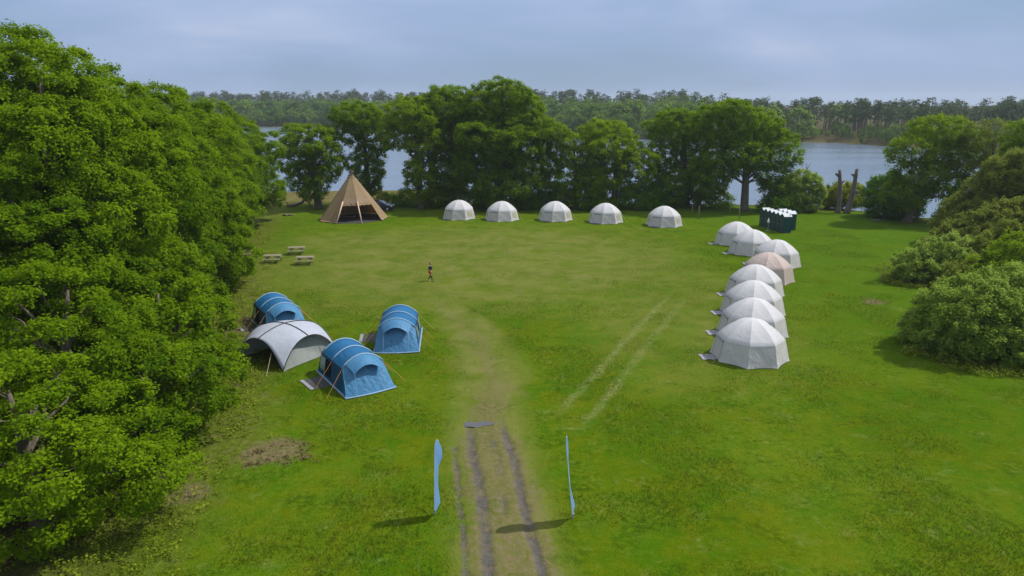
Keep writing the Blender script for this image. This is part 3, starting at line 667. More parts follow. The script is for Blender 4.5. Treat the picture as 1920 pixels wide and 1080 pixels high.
far_mass('distant_pine_wood', 'dark grey-green pine wood along the skyline across the water', 'pine', spots(420, -420, 130, 160, 330, 1.05, 1.45, 2, 5.5) + spots(45, -300, 118, 20, 150, .85, 1.1, 8, 12) + spots(420, 105, 420, 16, 190, .72, 1.08, 3, 4.2), M['far_pine'])
far_mass('distant_scrub', 'scattered small green trees at the foot of the far pines', 'oak', spots(150, 108, 330, 3, 50, .2, .5, 4, 3.6), M['far_oak'])
# trees over there that stand out singly
def far_single(name, label, kind, x, y, h, r, mat, seed, tint=None):
    g = np.random.default_rng(seed); (V, Q, T) = far_tree(g, kind, h, r)
    root = empty(name, (x, y, gz(x, y))); tag(root, label, 'tree')
    far_trunk(h, r, kind, g).build('trunk', M['pine_bark'], root)
    obj('crown', fast_mesh('crown', V, Q, {'tint': ('FACE', np.clip(T*.5+.5, 0, 1) if tint is None else np.clip(T*.4+tint, 0, 1))}), mat, root)
far_single('skyline_pine', 'round-headed pine standing highest above the far skyline, right of centre', 'oak', 121, 418, 19.5, 4.4, M['far_pine'], 201)
far_single('skyline_pine', 'flat-topped pine on the far skyline right of the round-headed one', 'oak', 139, 420, 16.5, 5.0, M['far_pine'], 202)
far_single('skyline_conifer', 'narrow pointed conifer on the far skyline beside the flat-topped pine', 'pine', 146, 424, 18, 2.6, M['far_pine'], 203)
far_single('skyline_pine', 'bushy dark pine rising from the far skyline above the right end of the oak row', 'oak', 172, 415, 17.5, 4.4, M['far_pine'], 204)
far_single('far_shore_oak', 'bright green rounded tree on the far shore touching the last oak of the row', 'oak', 113, 324, 13.6, 6.8, M['far_oak'], 205, .6)
far_single('far_shore_oak', 'bright green rounded tree at the water end of the far broadleaved wood', 'oak', 126.5, 322, 12.2, 5.6, M['far_oak'], 206, .6)
far_single('far_shore_oak', 'bright green tree among the dark far pines above the stumps', 'oak', 158, 352, 14, 5, M['far_oak'], 207, .5)
mb = MB(); mb.tube([(0,0,-.2), (.1,0,1.6), (-.1,.1,3.2), (.15,0,4.3)], [.28,.24,.2,.1], 7); mb.tube([(.02,0,2.4),(.7,0,3.3)],[.1,.05],5)
tag(mb.build('dead_tree', M['dead'], None, True, loc=(146.5, 292, gz(146.5, 292))), 'bleached white dead trunk standing on the far right shore', 'dead tree')

# ------------------------------------------------------------------ white dome tents
def make_dome(style):
    """eight-sided tent; local door direction is +x"""
    root = empty('dome_tent', (0, 0, 0)); N = 8; st = math.pi/8
    rb, rt, zt, za = 2.40, 2.08, 1.36, 2.54
    wallm = M['canvas_pink'] if style == 'pink' else M['canvas_wall']; roofm = M['canvas_pink'] if style == 'pink' else M['canvas']
    g = random.Random(len(style))
    w = MB()
    for k in range(N):
        a0 = (k-.5)*2*st; a1 = (k+.5)*2*st; rows = []
        for j, t in enumerate((0, .06, .2, .4, .6, .8, .93, 1.0)):
            row = []
            for i in range(9):
                u = i/8; z = zt*t; r = rb + (rt-rb)*t**1.35 + (.09*(1-t/.2)**2 if t < .2 else 0)*abs(2*u-1)**3
                sag = -.035*math.sin(math.pi*u)*math.sin(math.pi*t) + .018*math.sin(9*u+5*t+k*2.1)*math.sin(math.pi*t)*math.sin(math.pi*u)
                p0 = Vector((math.cos(a0), math.sin(a0), 0)); p1 = Vector((math.cos(a1), math.sin(a1), 0)); p = p0.lerp(p1, u)*(r+sag)
                lift = .03*math.sin(math.pi*u) if t == 0 else 0
                row.append((p.x, p.y, z+.015+lift))
            rows.append(row)
        w.grid(rows)
    w.build('wall', wallm, root, True)
    rf = MB()
    for k in range(N):
        a0 = (k-.5)*2*st; a1 = (k+.5)*2*st; rows = []
        p0 = Vector((math.cos(a0), math.sin(a0), 0)); p1 = Vector((math.cos(a1), math.sin(a1), 0))
        rows.append([tuple(p0.lerp(p1, i/6)*(rt+.02)+Vector((0,0,zt-.05))) for i in range(7)])
        for j in range(11):
            th = math.pi/2*j/10; q = 1-j/10; r = (rt+.015)*q; z = zt + .02 + (za-zt)*(1-q**2.05)*.98 + .03*(1-q)
            rows.append([tuple(p0.lerp(p1, i/6)*(r-.05*math.sin(math.pi*i/6)*math.sin(2*th)) + Vector((0,0,z))) for i in range(7)])
        rf.grid(rows)
    rf.build('roof', roofm, root, True)
    def panel(a, w0, w1, z0, z1, off):
        """flat patch on the wall whose outward direction is a"""
        V = []
        for z, hw in ((z0, w0), (z1, w1)):
            r = (rb + (rt-rb)*z/zt)*math.cos(st) + off
            for s in (-1, 1): V.append((math.cos(a)*r - math.sin(a)*hw*s, math.sin(a)*r + math.cos(a)*hw*s, z))
        return [V[0], V[1], V[3], V[2]]
    d = MB(); d.add(panel(0, .62, .56, .07, 1.30, .02), [(0,1,2,3)]); dr = d.build('door', wallm, root, solid=.012)
    e = MB()
    q = panel(0, .64, .58, .06, 1.32, .03)
    e.tube([q[0], q[3], q[2], q[1]], .014, 5); e.tube([Vector(q[3])+Vector((.02,0,-.06)), Vector(q[2])+Vector((.02,0,-.06))], .05, 6)
    e.build('door_trim', M['mat'], dr)
    for a in ({'back': (-2*st, 4*st), 'pink': (-2*st,)}.get(style, (-2*st,))):
        b = MB(); b.add(panel(a, .5, .46, .45, 1.12, .018), [(0,1,2,3)]); b.build('window', M['mesh'], root, solid=.01)
    mm = MB(); L = .95 if style != 'back' else .7; r0 = rb*math.cos(st)+.03
    mm.grid([[(r0 + L*i/6, -.5+1.0*j/4 + .05*math.sin(i*2+j), .022 + .03*abs(math.sin(i*1.7+j*2.3))) for j in range(5)] for i in range(7)])
    mm.build('porch_mat', M['mat'] if style != 'back' else M['mat_dark'], root)
    gs = MB(); gs.add([(math.cos((k-.5)*2*st)*(rb+.02), math.sin((k-.5)*2*st)*(rb+.02), .018) for k in range(8)], [tuple(range(8))]); gs.build('groundsheet', M['mat_dark'], root, solid=.012)
    for k in (1, 3, 6):
        a = (k-.5)*2*st; MB().tube([(math.cos(a)*rt, math.sin(a)*rt, zt-.05), (math.cos(a)*(rb+.6), math.sin(a)*(rb+.6), .02)], .008, 4).build('guy_line', M['pole'], root)
    return root
tag(make_dome('back'), 'x', 'tent', 'white dome tents in the back row'); D_BACK = C.objects['dome_tent']
backrow = [(-7.5, 100.0, 'first white dome tent of the back row, nearest the tan tipi'), (-1.4, 98.9, 'second white dome tent of the back row, in front of the biggest oak'),
           (6.05, 98.4, 'third white dome tent of the back row, with low oaks behind'), (12.85, 96.7, 'fourth white dome tent of the back row, second from its right end'), (20.3, 93.8, 'white dome tent at the right end of the back row, by the rope stakes')]
for i, (x, y, lab) in enumerate(backrow):
    o = D_BACK if i == 0 else copy_tree(D_BACK); o.location = (x, y, gz(x, y)); o.rotation_euler = (0, 0, R(232 + (-3, 4, 3, -2, -4)[i])); o['label'] = lab
D_COL = make_dome('column'); tag(D_COL, 'x', 'tent', 'white dome tents in the column on the right'); D_PINK = make_dome('pink'); tag(D_PINK, 'x', 'tent', 'white dome tents in the column on the right')
column = [(26.1, 81.3, 0, 'farthest white dome tent of the right column, nearest the green toilets'), (26.2, 76.1, 4, 'white dome tent second from the far end of the right column'),
          (26.7, 70.1, -8, 'white dome tent bulging furthest right, just beyond the beige one'), (23.7, 64.0, -5, 'the one beige-pink dome tent in the white right column'),
          (20.8, 58.8, 2, 'white dome tent just nearer than the beige-pink one'), (18.8, 53.2, 0, 'third white dome tent from the near end of the right column'),
          (17.1, 48.1, -3, 'second white dome tent from the near end of the right column'), (15.35, 43.3, 0, 'nearest white dome tent of the right column, fully in view')]
first = True
for i, (x, y, dr, lab) in enumerate(column):
    if i == 3: o = D_PINK
    else:
        o = D_COL if first else copy_tree(D_COL); first = False
    o.location = (x, y, gz(x, y)); o.rotation_euler = (0, 0, math.atan2(-y, -x) - R(67.5 - dr)); o['label'] = lab

# ------------------------------------------------------------------ blue tunnel tents
def make_tunnel():
    """front end at the origin, tunnel running to +y; left side -x"""
    root = empty('tunnel_tent', (0, 0, 0)); Hs = 1.38; Hr = 2.02; wb = 1.45; wsd = 1.22
    def roof(y, sc=1.0, n=12, lift=0, wide=1.0):
        return [((-wsd + 2*wsd*i/n)*wide, y, (Hs + (Hr-Hs)*math.sin(math.pi*i/n)**.8)*sc + lift) for i in range(n+1)]
    ys_ = [.95, 1.35, 1.8, 2.2, 2.55, 2.95, 3.35, 3.75, 4.15]; arch = (.95, 2.55, 4.15)
    r = MB(); rows = []
    for y in ys_:
        sag = min(abs(y-a) for a in arch); rows.append([(p[0], p[1], p[2]-.05*math.sin(min(sag/.8, 1)*math.pi/2)) for p in roof(y)])
    rows.append([(p[0]*.98, p[1], p[2]) for p in roof(4.5, .96)]); rows.append([(p[0]*.93, p[1], p[2]) for p in roof(4.75, .86)])
    r.grid(rows); fly = r.build('flysheet', M['blue'], root, True)
    s = MB()
    for sd in (-1, 1):
        rows = []
        for t in (0, .15, .4, .7, 1):
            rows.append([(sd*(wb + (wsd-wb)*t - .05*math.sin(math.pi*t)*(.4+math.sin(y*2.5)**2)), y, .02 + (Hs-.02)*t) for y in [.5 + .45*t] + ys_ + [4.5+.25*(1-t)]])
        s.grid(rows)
    s.build('side_wall', M['blue_shade'], root)  # side walls carry their shade as a darker blue
    rr = MB()       # rear slope
    top = [(p[0]*.93, p[1], p[2]) for p in roof(4.75, .86)]; n = len(top)
    rr.grid([top, [(-(wb-.1) + 2*(wb-.1)*i/(n-1), 5.0 + .1*math.sin(math.pi*i/(n-1)), .02) for i in range(n)]])
    for sd in (-1, 1): rr.add([(sd*wsd*.98, 4.5, Hs*.96), (sd*wb, 4.75, .02), (sd*(wb-.1), 5.0, .02), (sd*wsd*.93, 4.75, Hs*.86)], [(0,1,2,3)])
    rr.build('rear_panel', M['blue'], root)
    f = MB()        # front: creased panel under the arch, sloping to the base line, with hips
    g = random.Random(4); top = roof(.96); rows = []
    for j in range(9):
        t = j/8; row = []
        for i in range(13):
            a = Vector(top[i]); fx = -wb*1.02 + 2.04*wb*i/12; b = Vector((fx, -.12 - .16*math.sin(math.pi*i/12), .02))
            p = a.lerp(b, t); p.y += .03*math.sin(i*2.3+j*1.1)*math.sin(math.pi*t) - .04*math.sin(math.pi*t)
            row.append(tuple(p))
        rows.append(row)
    f.grid(rows); fp = f.build('front_panel', M['blue_light'], root)
    for sd in (-1, 1):
        h = MB(); h.add([(sd*wsd, .97, Hs), (sd*wb, .5, .02), (sd*wb*1.02, -.12, .02)], [(0,1,2)]); h.build('hip_panel', M['blue'], root)
    a = MB(); top = roof(.95); rows = [[(p[0], p[1], p[2]+.012) for p in top[1:-1]]]
    rows.append([(p[0]*.92, .55, p[2]-.12) for p in top[1:-1]]); rows.append([(p[0]*.80, .12, p[2]-.36) for p in top[1:-1]])
    a.grid(rows); a.build('porch_canopy', M['beam' if False else 'blue_light'], root, solid=.012)
    for sd in (-1, 1):
        q = top[1] if sd < 0 else top[-2]; b = MB(); b.tube([(q[0]*.8, .12, q[2]-.36), (q[0]*.82, -.22, .30)], .014, 5); b.build('porch_pole', M['beam'], root)
    for y in arch:
        b = MB(); pts = [(-wb*.985, y - (.3 if y == .95 else 0), .1)] + [(p[0]*1.012, y, p[2]+.025) for p in roof(y)] + [(wb*.985, y - (.3 if y == .95 else 0), .1)]
        b.tube(pts[1:-1], .05, 7); b.build('air_beam', M['beam'], root, True)
        b = MB()
    def sidepatch(name, mat, sd, y0, y1, z0, z1, o=.03, rnd=False):
        V = []
        for (y, z) in ((y0, z0), (y1, z0), (y1, z1), (y0, z1)): V.append((sd*(wb + (wsd-wb)*z/Hs + o - .02), y, z))
        m = MB(); m.add(V, [(0,1,2,3)]); return m.build(name, mat, root, solid=.015)
    sidepatch('door', M['shadow_in'], -1, 2.66, 3.52, .30, 1.22)  # flat dark panel, paints the shaded opening of the side doorway
    sidepatch('window', M['clear'], -1, 3.62, 4.42, .42, 1.20)
    sidepatch('window', M['clear'], 1, 3.30, 4.30, .42, 1.20); sidepatch('window', M['clear'], 1, 1.3, 2.2, .42, 1.15)
    for (x0, x1) in ((-.55, .55),):
        b = MB(); b.add([(x0, .10, .42), (x1, .10, .42), (x1*.9, .62, 1.34), (x0*.9, .62, 1.34)], [(0,1,2,3)])
    m = MB(); sk = []
    for x, y in [(-wb-.02, 4.9), (-wb-.03, .4), (-wb*1.04, -.18)] : sk.append((x, y, .06))
    m.tube(sk + [(-.7, -.27, .06), (0, -.31, .06), (.7, -.27, .06), (wb*1.04, -.18, .06), (wb+.03, .4, .06), (wb+.02, 4.9, .06)], .055, 5); m.build('mud_valance', M['beam'], root)
    gs = MB(); gs.add([(-wb-.02, 2.1, .02), (-wb-1.15, 2.15, .02), (-wb-1.25, 3.9, .02), (-wb-.02, 3.95, .02)], [(0,1,2,3)]); mt = gs.build('side_mat', M['mat_dark'], root, solid=.02)
    e = MB(); e.bar((-wb-1.16, 2.15, .035), (-wb-1.26, 3.9, .035), .22, .02); e.build('mat_border', M['mat'], mt)
    for sd in (-1, 1):
        for y, dy in ((.95, -.5), (2.55, -.25), (4.15, .4)):
            b = MB(); b.tube([(sd*wsd*1.01, y, Hs), (sd*(wb+.95), y+dy, .02)], .013, 4); b.build('guy_line', M['rope'], root)
    return root
TN = make_tunnel(); tag(TN, 'x', 'tent', 'blue tunnel tents beside the white shelter')
for i, (x, y, rz, lab) in enumerate(((-8.05, 37.45, 33.4, 'nearest blue tunnel tent, with a dark open side door and orange ropes'),
                                     (-7.62, 44.15, 4.5, 'blue tunnel tent right of the others, its creased front facing the camera'),
                                     (-15.95, 48.1, 32.7, 'blue tunnel tent farthest back, half hidden by the white shelter'))):
    o = TN if i == 0 else copy_tree(TN); o.location = (x, y, gz(x, y)); o.rotation_euler = (0, 0, R(rz)); o['label'] = lab

# ------------------------------------------------------------------ white event shelter
def make_shelter():
    root = empty('event_shelter', (-14.65, 43.65, gz(-14.65, 43.65)), math.atan2(.84, .54))   # local +x runs from the near corner to the right corner
    s = 2.15
    def zz(u, v): return max(.03, 2.14 - .46*(u*u+v*v) - 1.20*abs(u*v)**2.6)
    def P(u, v, o=0): 
        k = 1 + .06*abs(u*v)**3
        return (u*s*k, v*s*k, zz(u, v)+o)
    n = 24; r = MB(); r.grid([[P(-1+2*i/n, -1+2*j/n) for j in range(n+1)] for i in range(n+1)])
    r.build('canopy', M['shelter'], root, True, solid=.012)
    for k in range(2):
        b = MB(); b.tube([P(-1+2*i/20, 0, .03) if k else P(0, -1+2*i/20, .03) for i in range(21)], .032, 6); b.build('pole', M['black'], root, True)
    for e in range(4):
        b = MB(); q = []
        for i in range(25):
            t = -1 + 2*i/24; u, v = ((t, -1), (1, t), (t, 1), (-1, t))[e]; p = P(u, v, .02); q.append(p)
        b.tube(q, .026, 6); b.build('arch_pole', M['black'], root, True)
    def wall(e, inset, top=1.0):
        b = MB(); rows = []
        for j in range(9):
            w = j/8; row = []
            for i in range(25):
                t = -1 + 2*i/24; u, v = ((t, -1), (1, t), (t, 1), (-1, t))[e]; p = Vector(P(u, v)); bl = inset*math.sin(math.pi*w*.55)*math.cos(t*math.pi/2) + .03*math.sin(5*t+3*w)*math.sin(math.pi*w)
                c = Vector((0, 0, 0)) - Vector((p.x, p.y, 0)); c.normalize(); p2 = Vector((p.x, p.y, .03 + (p.z-.05)*w*top)) + c*(bl+.03); row.append(tuple(p2))
            rows.append(row)
        b.grid(rows); b.build('wall_panel', M['shelter_wall'], root)
    wall(0, .45, .97); wall(1, .08); wall(2, .08)
    for (x, y) in ((-1, -1), (1, -1), (-1, 1)):
        b = MB(); b.tube([(x*s*1.0, y*s*.55, 1.0), (x*s*1.5, y*s*.9, .02)] if x < 0 and y < 0 else [(x*s*.6, y*s*1.03, 1.3), (x*s*1.0, y*s*1.5, .02)], .013, 4); b.build('guy_line', M['pole'], root)
    for (x, y) in ((-.98, -.35), (-.98, .35)):
        pass
    return tag(root, 'white dome shelter with black poles and open arched side among the blue tents', 'shelter')
make_shelter()

# ------------------------------------------------------------------ tan tipi
def make_tipi():
    cx, cy = -22.35, 99.35; root = empty('tipi', (cx, cy, gz(cx, cy))); N = 9; a0 = R(255); st = 2*math.pi/N; Rb, Rt, Zt = 4.8, .26, 6.15; zo = 2.25
    def pt(a, z): 
        r = Rb + (Rt-Rb)*z/Zt; return Vector((math.cos(a)*r, math.sin(a)*r, z))
    c = MB()
    for k in range(N):
        aa, ab = a0+k*st, a0+(k+1)*st; open_ = k in (0, 1)
        zs = [zo + (Zt-zo)*t for t in (0, .15, .4, .7, 1)] if open_ else [Zt*t for t in (0, .03, .12, .25, .45, .7, 1)]
        rows = []
        for z in zs:
            p0, p1 = pt(aa, z), pt(ab, z); row = []
            for i in range(9):
                u = i/8; p = p0.lerp(p1, u); d = Vector((p.x, p.y, 0)).normalized()
                p -= d*(.10*math.sin(math.pi*u)*(1-z/Zt) + (.04*math.sin(u*17+k*3)*(1-z/Zt)**2))
                if open_ and z == zo: p.z -= .13*(.5-.5*math.cos(u*6*math.pi)) - .03
                if not open_ and z == 0: p.z = .02 + .12*abs(math.sin(u*7+k)); p += d*.12
                row.append(tuple(p))
            rows.append(row)
        c.grid(rows)
    c.build('canvas', M['tan'], root, solid=.012)
    b = MB()
    for k in (0, 1):
        rows = []
        for z in (zo+.22, zo+.55, zo+.85):
            p0, p1 = pt(a0+k*st, z), pt(a0+(k+1)*st, z); row = []
            for i in range(9):
                p = p0.lerp(p1, i/8); d = Vector((p.x, p.y, 0)).normalized(); row.append(tuple(p + d*(.02 - .10*math.sin(math.pi*i/8)*(1-z/Zt)) + Vector((0,0,.008))))
            rows.append(row)
        b.grid(rows)
    b.build('mesh_band', M['tan_band'], root)
    for k in (0, 1):
        q = MB(); a = a0+k*st; p0 = pt(a, -.02); p0 += Vector((math.cos(a), math.sin(a), 0))*.22; p1 = pt(a, zo+.5) + Vector((math.cos(a), math.sin(a), 0))*.06; q.tube([p0, p1], .085, 8); q.build('entrance_pole', M['pole'], root, True)
    for k in range(N):
        q = MB(); a = a0+k*st; p0 = pt(a, 5.7); p1 = Vector((-math.cos(a)*.34, -math.sin(a)*.34, 6.75+.12*math.sin(k*2.2))); q.tube([p0*1.0, p1], [.05, .035], 6); q.build('pole_tip', M['darkpole'], root, True)
    q = MB(); q.tube([(0, 0, 5.95), (0, 0, 6.3)], [.36, .26], 12); q.build('smoke_collar', M['darkpole'], root)
    q = MB(); q.add([(math.cos(a0+k*st)*(Rb-.25), math.sin(a0+k*st)*(Rb-.25), .03) for k in range(N)], [tuple(range(N))]); q.build('floor_mat', M['mat_dark'], root, solid=.02)
    return tag(root, 'large tan canvas tipi with two open front bays and pole tips at its peak', 'tipi')
make_tipi()
def bench(x, y, rz, lab):
    o = empty('bench', (x, y, gz(x, y)+.04), rz); tag(o, lab, 'bench', None)
    MB().box((0, 0, .44), (2.2, .26, .05)).build('seat', M['timber'], o, bevel=.008)
    for s in (-1, 1): MB().box((s*.85, 0, .205), (.06, .24, .41)).build('leg', M['timber_dark'], o)
bench(-22.9, 98.3, .05, 'low pale wooden bench inside the open tan tipi')

# ------------------------------------------------------------------ picnic tables
def make_table():
    root = empty('picnic_table', (0, 0, 0))
    t = MB()
    for k in range(5): t.box((0, -.30+.15*k, .735), (1.75, .138, .04))
    t.build('tabletop', M['timber'], root, bevel=.006)
    for s in (-1, 1):
        b = MB(); b.box((0, s*.66, .445), (1.75, .125, .04)); b.box((0, s*.80, .445), (1.75, .125, .04)); b.build('bench_seat', M['timber'], root, bevel=.006)
    for x in (-.62, .62):
        for s in (-1, 1):
            MB().bar((x, s*.26, .715), (x+.02*s, s*.72, .0), .045, .10).build('leg', M['timber_dark'], root)
        MB().bar((x+.05, -.84, .40), (x+.05, .84, .40), .045, .09).build('seat_bearer', M['timber_dark'], root)
        MB().bar((x+.05, -.33, .69), (x+.05, .33, .69), .045, .07).build('top_bearer', M['timber_dark'], root)
        MB().bar((x, 0, .42), (x*.35, 0, .70), .04, .07).build('brace', M['timber_dark'], root)
    return root
PT = make_table(); tag(PT, 'x', 'picnic table', 'picnic tables on the grass near the wood')
for i, (x, y, rz, lab) in enumerate(((-23.35, 75.4, 9, 'wooden picnic table farthest from the camera of the three in the open'), (-24.6, 71.3, 3, 'wooden picnic table closest to the wood, left of the other two in the open'),
                                     (-21.05, 70.5, 8, 'wooden picnic table farthest out on the grass, nearest the walking person'), (-28.6, 73.9, 15, 'wooden picnic table half hidden under the leaves of the wood'))):
    o = PT if i == 0 else copy_tree(PT); o.location = (x, y, gz(x, y)); o.rotation_euler = (0, 0, R(rz)); o['label'] = lab

# ------------------------------------------------------------------ portable toilets
def make_loo():
    root = empty('portable_toilet', (0, 0, 0)); w, d, h = .97, 1.08, 2.06     # front faces -y
    b = MB(); b.box((0, 0, h/2+.05), (w-.05, d-.05, h-.1))
    for sx in (-1, 1):
        for sy in (-1, 1): b.box((sx*(w/2-.05), sy*(d/2-.05), h/2+.03), (.10, .10, h-.06))
        for k in range(3): b.box((sx*(w/2-.018), -.28+.28*k, h*.52), (.03, .16, h*.74))
    b.build('cabin', M['loo'], root, bevel=.012)
    MB().box((0, 0, .06), (w, d, .12)).build('base', M['mat_dark'], root)
    dr = MB().box((0, -d/2-.012, 1.06), (w-.26, .04, 1.84)).build('door', M['loo_door'], root, bevel=.01)
    MB().box((w*.26, -d/2-.045, 1.05), (.05, .035, .14)).build('handle', M['grey'], dr)
    r = MB(); n = 6; prof = [(-w/2-.015, h-.02), (-w/2-.015, h+.05), (0, h+.38), (w/2+.015, h+.05), (w/2+.015, h-.02)]
    rows = [[(x, y, z) for x, z in prof] for y in (-d/2+.02, d/2+.02)]
    r.grid(rows); m = len(prof); r.f.append(tuple(range(m))); r.f.append(tuple(range(2*m-1, m-1, -1))); r.build('roof', M['loo_roof'], root, bevel=.01)
    MB().add([(-w/2-.01, -d/2-.02, h-.03), (w/2+.01, -d/2-.02, h-.03), (w/2+.01, -d/2-.02, h+.055), (0, -d/2-.02, h+.385), (-w/2-.01, -d/2-.02, h+.055)], [(0,1,2,3,4)]).build('gable', M['loo'], root, solid=.03)
    MB().tube([(w*.3, d*.36, h+.05), (w*.3, d*.36, h+.42)], .045, 8).build('vent_pipe', M['grey'], root)
    return root
LO = make_loo(); tag(LO, 'x', 'toilet', 'green portable toilets in a double row')
u = Vector((-.16, .987, 0)); nrm = Vector((-.987, -.16, 0)); rz = math.atan2(nrm.y, nrm.x) + math.pi/2
loos = []
names = ['green portable toilet at the near end of the front row, its side facing the camera', 'second green portable toilet from the near end of the front row', 'third green portable toilet from the near end, behind the white dispenser',
         'fourth green portable toilet from the near end of the front row', 'fifth green portable toilet from the near end of the front row', 'green portable toilet at the far left end of the front row']
for k in range(6):
    p = Vector((34.0, 87.9, 0)) + u*(.5 + 1.02*k) - nrm*.54; loos.append((p, rz, names[k]))
names2 = ['green portable toilet at the near end of the rear row, showing past the front row', 'rear row green portable toilet, roof seen over the middle of the front row', 'rear row green portable toilet farthest from the camera']
for k in range(3):
    p = Vector((34.0, 87.9, 0)) + u*(2.3 + 1.02*k) - nrm*(.54+1.7); loos.append((p, rz+math.pi, names2[k]))
for i, (p, rzz, lab) in enumerate(loos):
    o = LO if i == 0 else copy_tree(LO); o.location = (p.x, p.y, gz(p.x, p.y)); o.rotation_euler = (0, 0, rzz); o['label'] = lab
o = empty('sanitiser_stand', (32.75, 89.7, gz(32.75, 89.7)), rz); tag(o, 'white hand dispenser on a thin post in front of the green toilets', 'dispenser')
MB().tube([(0, 0, 0), (0, 0, 1.1)], .03, 8).build('post', M['grey'], o); MB().box((0, 0, .015), (.4, .4, .03)).build('base', M['grey'], o)
MB().box((0, -.03, 1.22), (.26, .20, .30)).build('dispenser_box', M['white'], o, bevel=.02); MB().box((0, -.03, 1.5), (.16, .12, .22)).build('bottle', M['white'], o, bevel=.03)

# ------------------------------------------------------------------ feather flags
def make_flag(x, y, H, leanx, leany, yaw, lab, wid, twist, curl, base):
    root = empty('feather_flag', (x, y, gz(x, y)), yaw); tag(root, lab, 'flag', 'pale blue feather flags either side of the track')
    dv = Vector((math.sin(base), -math.cos(base), 0)); tb = .80
    def mast(t): return Vector((leanx*t, leany*t, H*t))
    def pole(t):
        if t < tb: return mast(t)
        q = (t-tb)/(1-tb)*math.pi*.62; r = wid*.62; h = H*(1-tb)*.88
        return mast(tb) + dv*r*(1-math.cos(q)) + Vector((leanx*(t-tb), leany*(t-tb), h*math.sin(q)))
    MB().tube([pole(i/30) for i in range(31)], [.020]*15+[.020-.0008*i for i in range(16)], 6).build('pole', M['white'], root, True)
    b = MB(); b.tube([(0,0,-.03), (0,0,.14)], .035, 8); b.tube([(0,0,.05),(.02,0,.22)], .045, 8); b.build('ground_stake', M['grey'], root)
    s = MB(); rows = []
    for i in range(49):
        t = .07 + .93*i/48; p = pole(t); tt = i/48
        w = wid*min(1, (tt*4.2)**.9 + .02)
        d2 = (p - mast(min(t, tb))).dot(dv); free = max(.012, w - d2 if t > tb else w)
        if t > tb: free = min(free, wid*max(.03, 1.25*(1-t)/(1-tb)))
        ang = base + twist*math.sin(tt*5.0+.6) + .05*math.sin(tt*11) + (curl*sst(.68, .80, tt)*sst(.97, .85, tt))
        row = []
        for j in range(9):
            q = j/8; a = ang + .12*math.sin(tt*7+1)*q
            row.append((p.x + math.sin(a)*free*q + .025*math.sin(3*q+tt*10)*q*min(1, free/wid*2), p.y - math.cos(a)*free*q, p.z - .16*q*(1-tt) - .05*q*free/wid))
        rows.append(row)
    s.grid(rows); s.build('banner', M['flag'], root, True)
make_flag(-3.1, 25.15, 3.45, .10, .1, .12, 'pale blue feather flag left of the muddy track, its tip curled over', .50, .05, .30, .36)
make_flag(2.41, 24.9, 3.75, -.38, .1, -.06, 'pale blue feather flag right of the muddy track, seen edge-on', .52, .10, .05, .17)

# ------------------------------------------------------------------ car behind the tipi
def make_car():
    root = empty('parked_car', (-19.9, 107.2, gz(-19.9, 107.2)), R(-4)); tag(root, 'dark blue hatchback parked under the oaks, half behind the tan tipi', 'car')
    low = [(-1.92,.34),(-1.98,.62),(-1.93,.95),(-.2,1.0),(.75,.97),(1.45,.86),(1.85,.70),(1.95,.45),(1.88,.26),(1.62,.22),(1.58,.42),(1.42,.60),(1.18,.64),(.95,.56),(.82,.36),(.80,.22),(-.85,.22),(-.88,.40),(-1.02,.58),(-1.24,.64),(-1.46,.56),(-1.6,.38),(-1.62,.26)]
    def shell(prof, half, name, mat, tum=0, zb=.95, bevel=.05):
        m = MB(); n = len(prof); V = []
        for s in (-1, 1): V += [(x, s*(half - tum*max(0, z-zb)), z) for x, z in prof]
        F = [tuple(range(n)), tuple(range(2*n-1, n-1, -1))] + [(i, i+n, (i+1)%n+n, (i+1)%n) for i in range(n)]
        m.add(V, F); return m.build(name, mat, root, bevel=bevel)
    shell(low, .85, 'body', M['car'])
    cab = [(-1.9,.93),(-1.62,1.34),(-1.2,1.46),(-.3,1.48),(.2,1.36),(.92,.95)]
    shell(cab, .82, 'cabin_roof', M['car'], .28, .95, .04)
    for s in (-1, 1):
        for pr in ([(-1.55,1.02),(-1.38,1.32),(-.52,1.39),(-.50,1.02)], [(-.42,1.02),(-.42,1.39),(-.28,1.395),(.12,1.30),(.62,1.02)]):
            m = MB(); m.add([(x, s*(.826 - .28*(z-.95)), z) for x, z in pr], [tuple(range(len(pr)))]); m.build('side_window', M['glass'], root, solid=.012)
        for x in (1.2, -1.24):
            w = MB(); w.tube([(x, s*.66, .31), (x, s*.87, .31)], .31, 18); wh = w.build('wheel', M['tyre'], root, bevel=.03)
            MB().tube([(x, s*.80, .31), (x, s*.885, .31)], .19, 14).build('rim', M['grey'], wh)
        MB().box((1.80, s*.62, .70), (.22, .34, .14), Matrix.Rotation(.5, 4, 'Y')).build('headlight', M['lamp'], root, bevel=.03)
        MB().box((.62, s*.92, 1.0), (.12, .16, .12)).build('wing_mirror', M['car'], root, bevel=.03)
    m = MB(); m.add([(.245,-.66,1.375),(.245,.66,1.375),(.86,.74,1.02),(.86,-.74,1.02)], [(0,1,2,3)]); m.build('windscreen', M['glass'], root, solid=.02)
make_car()

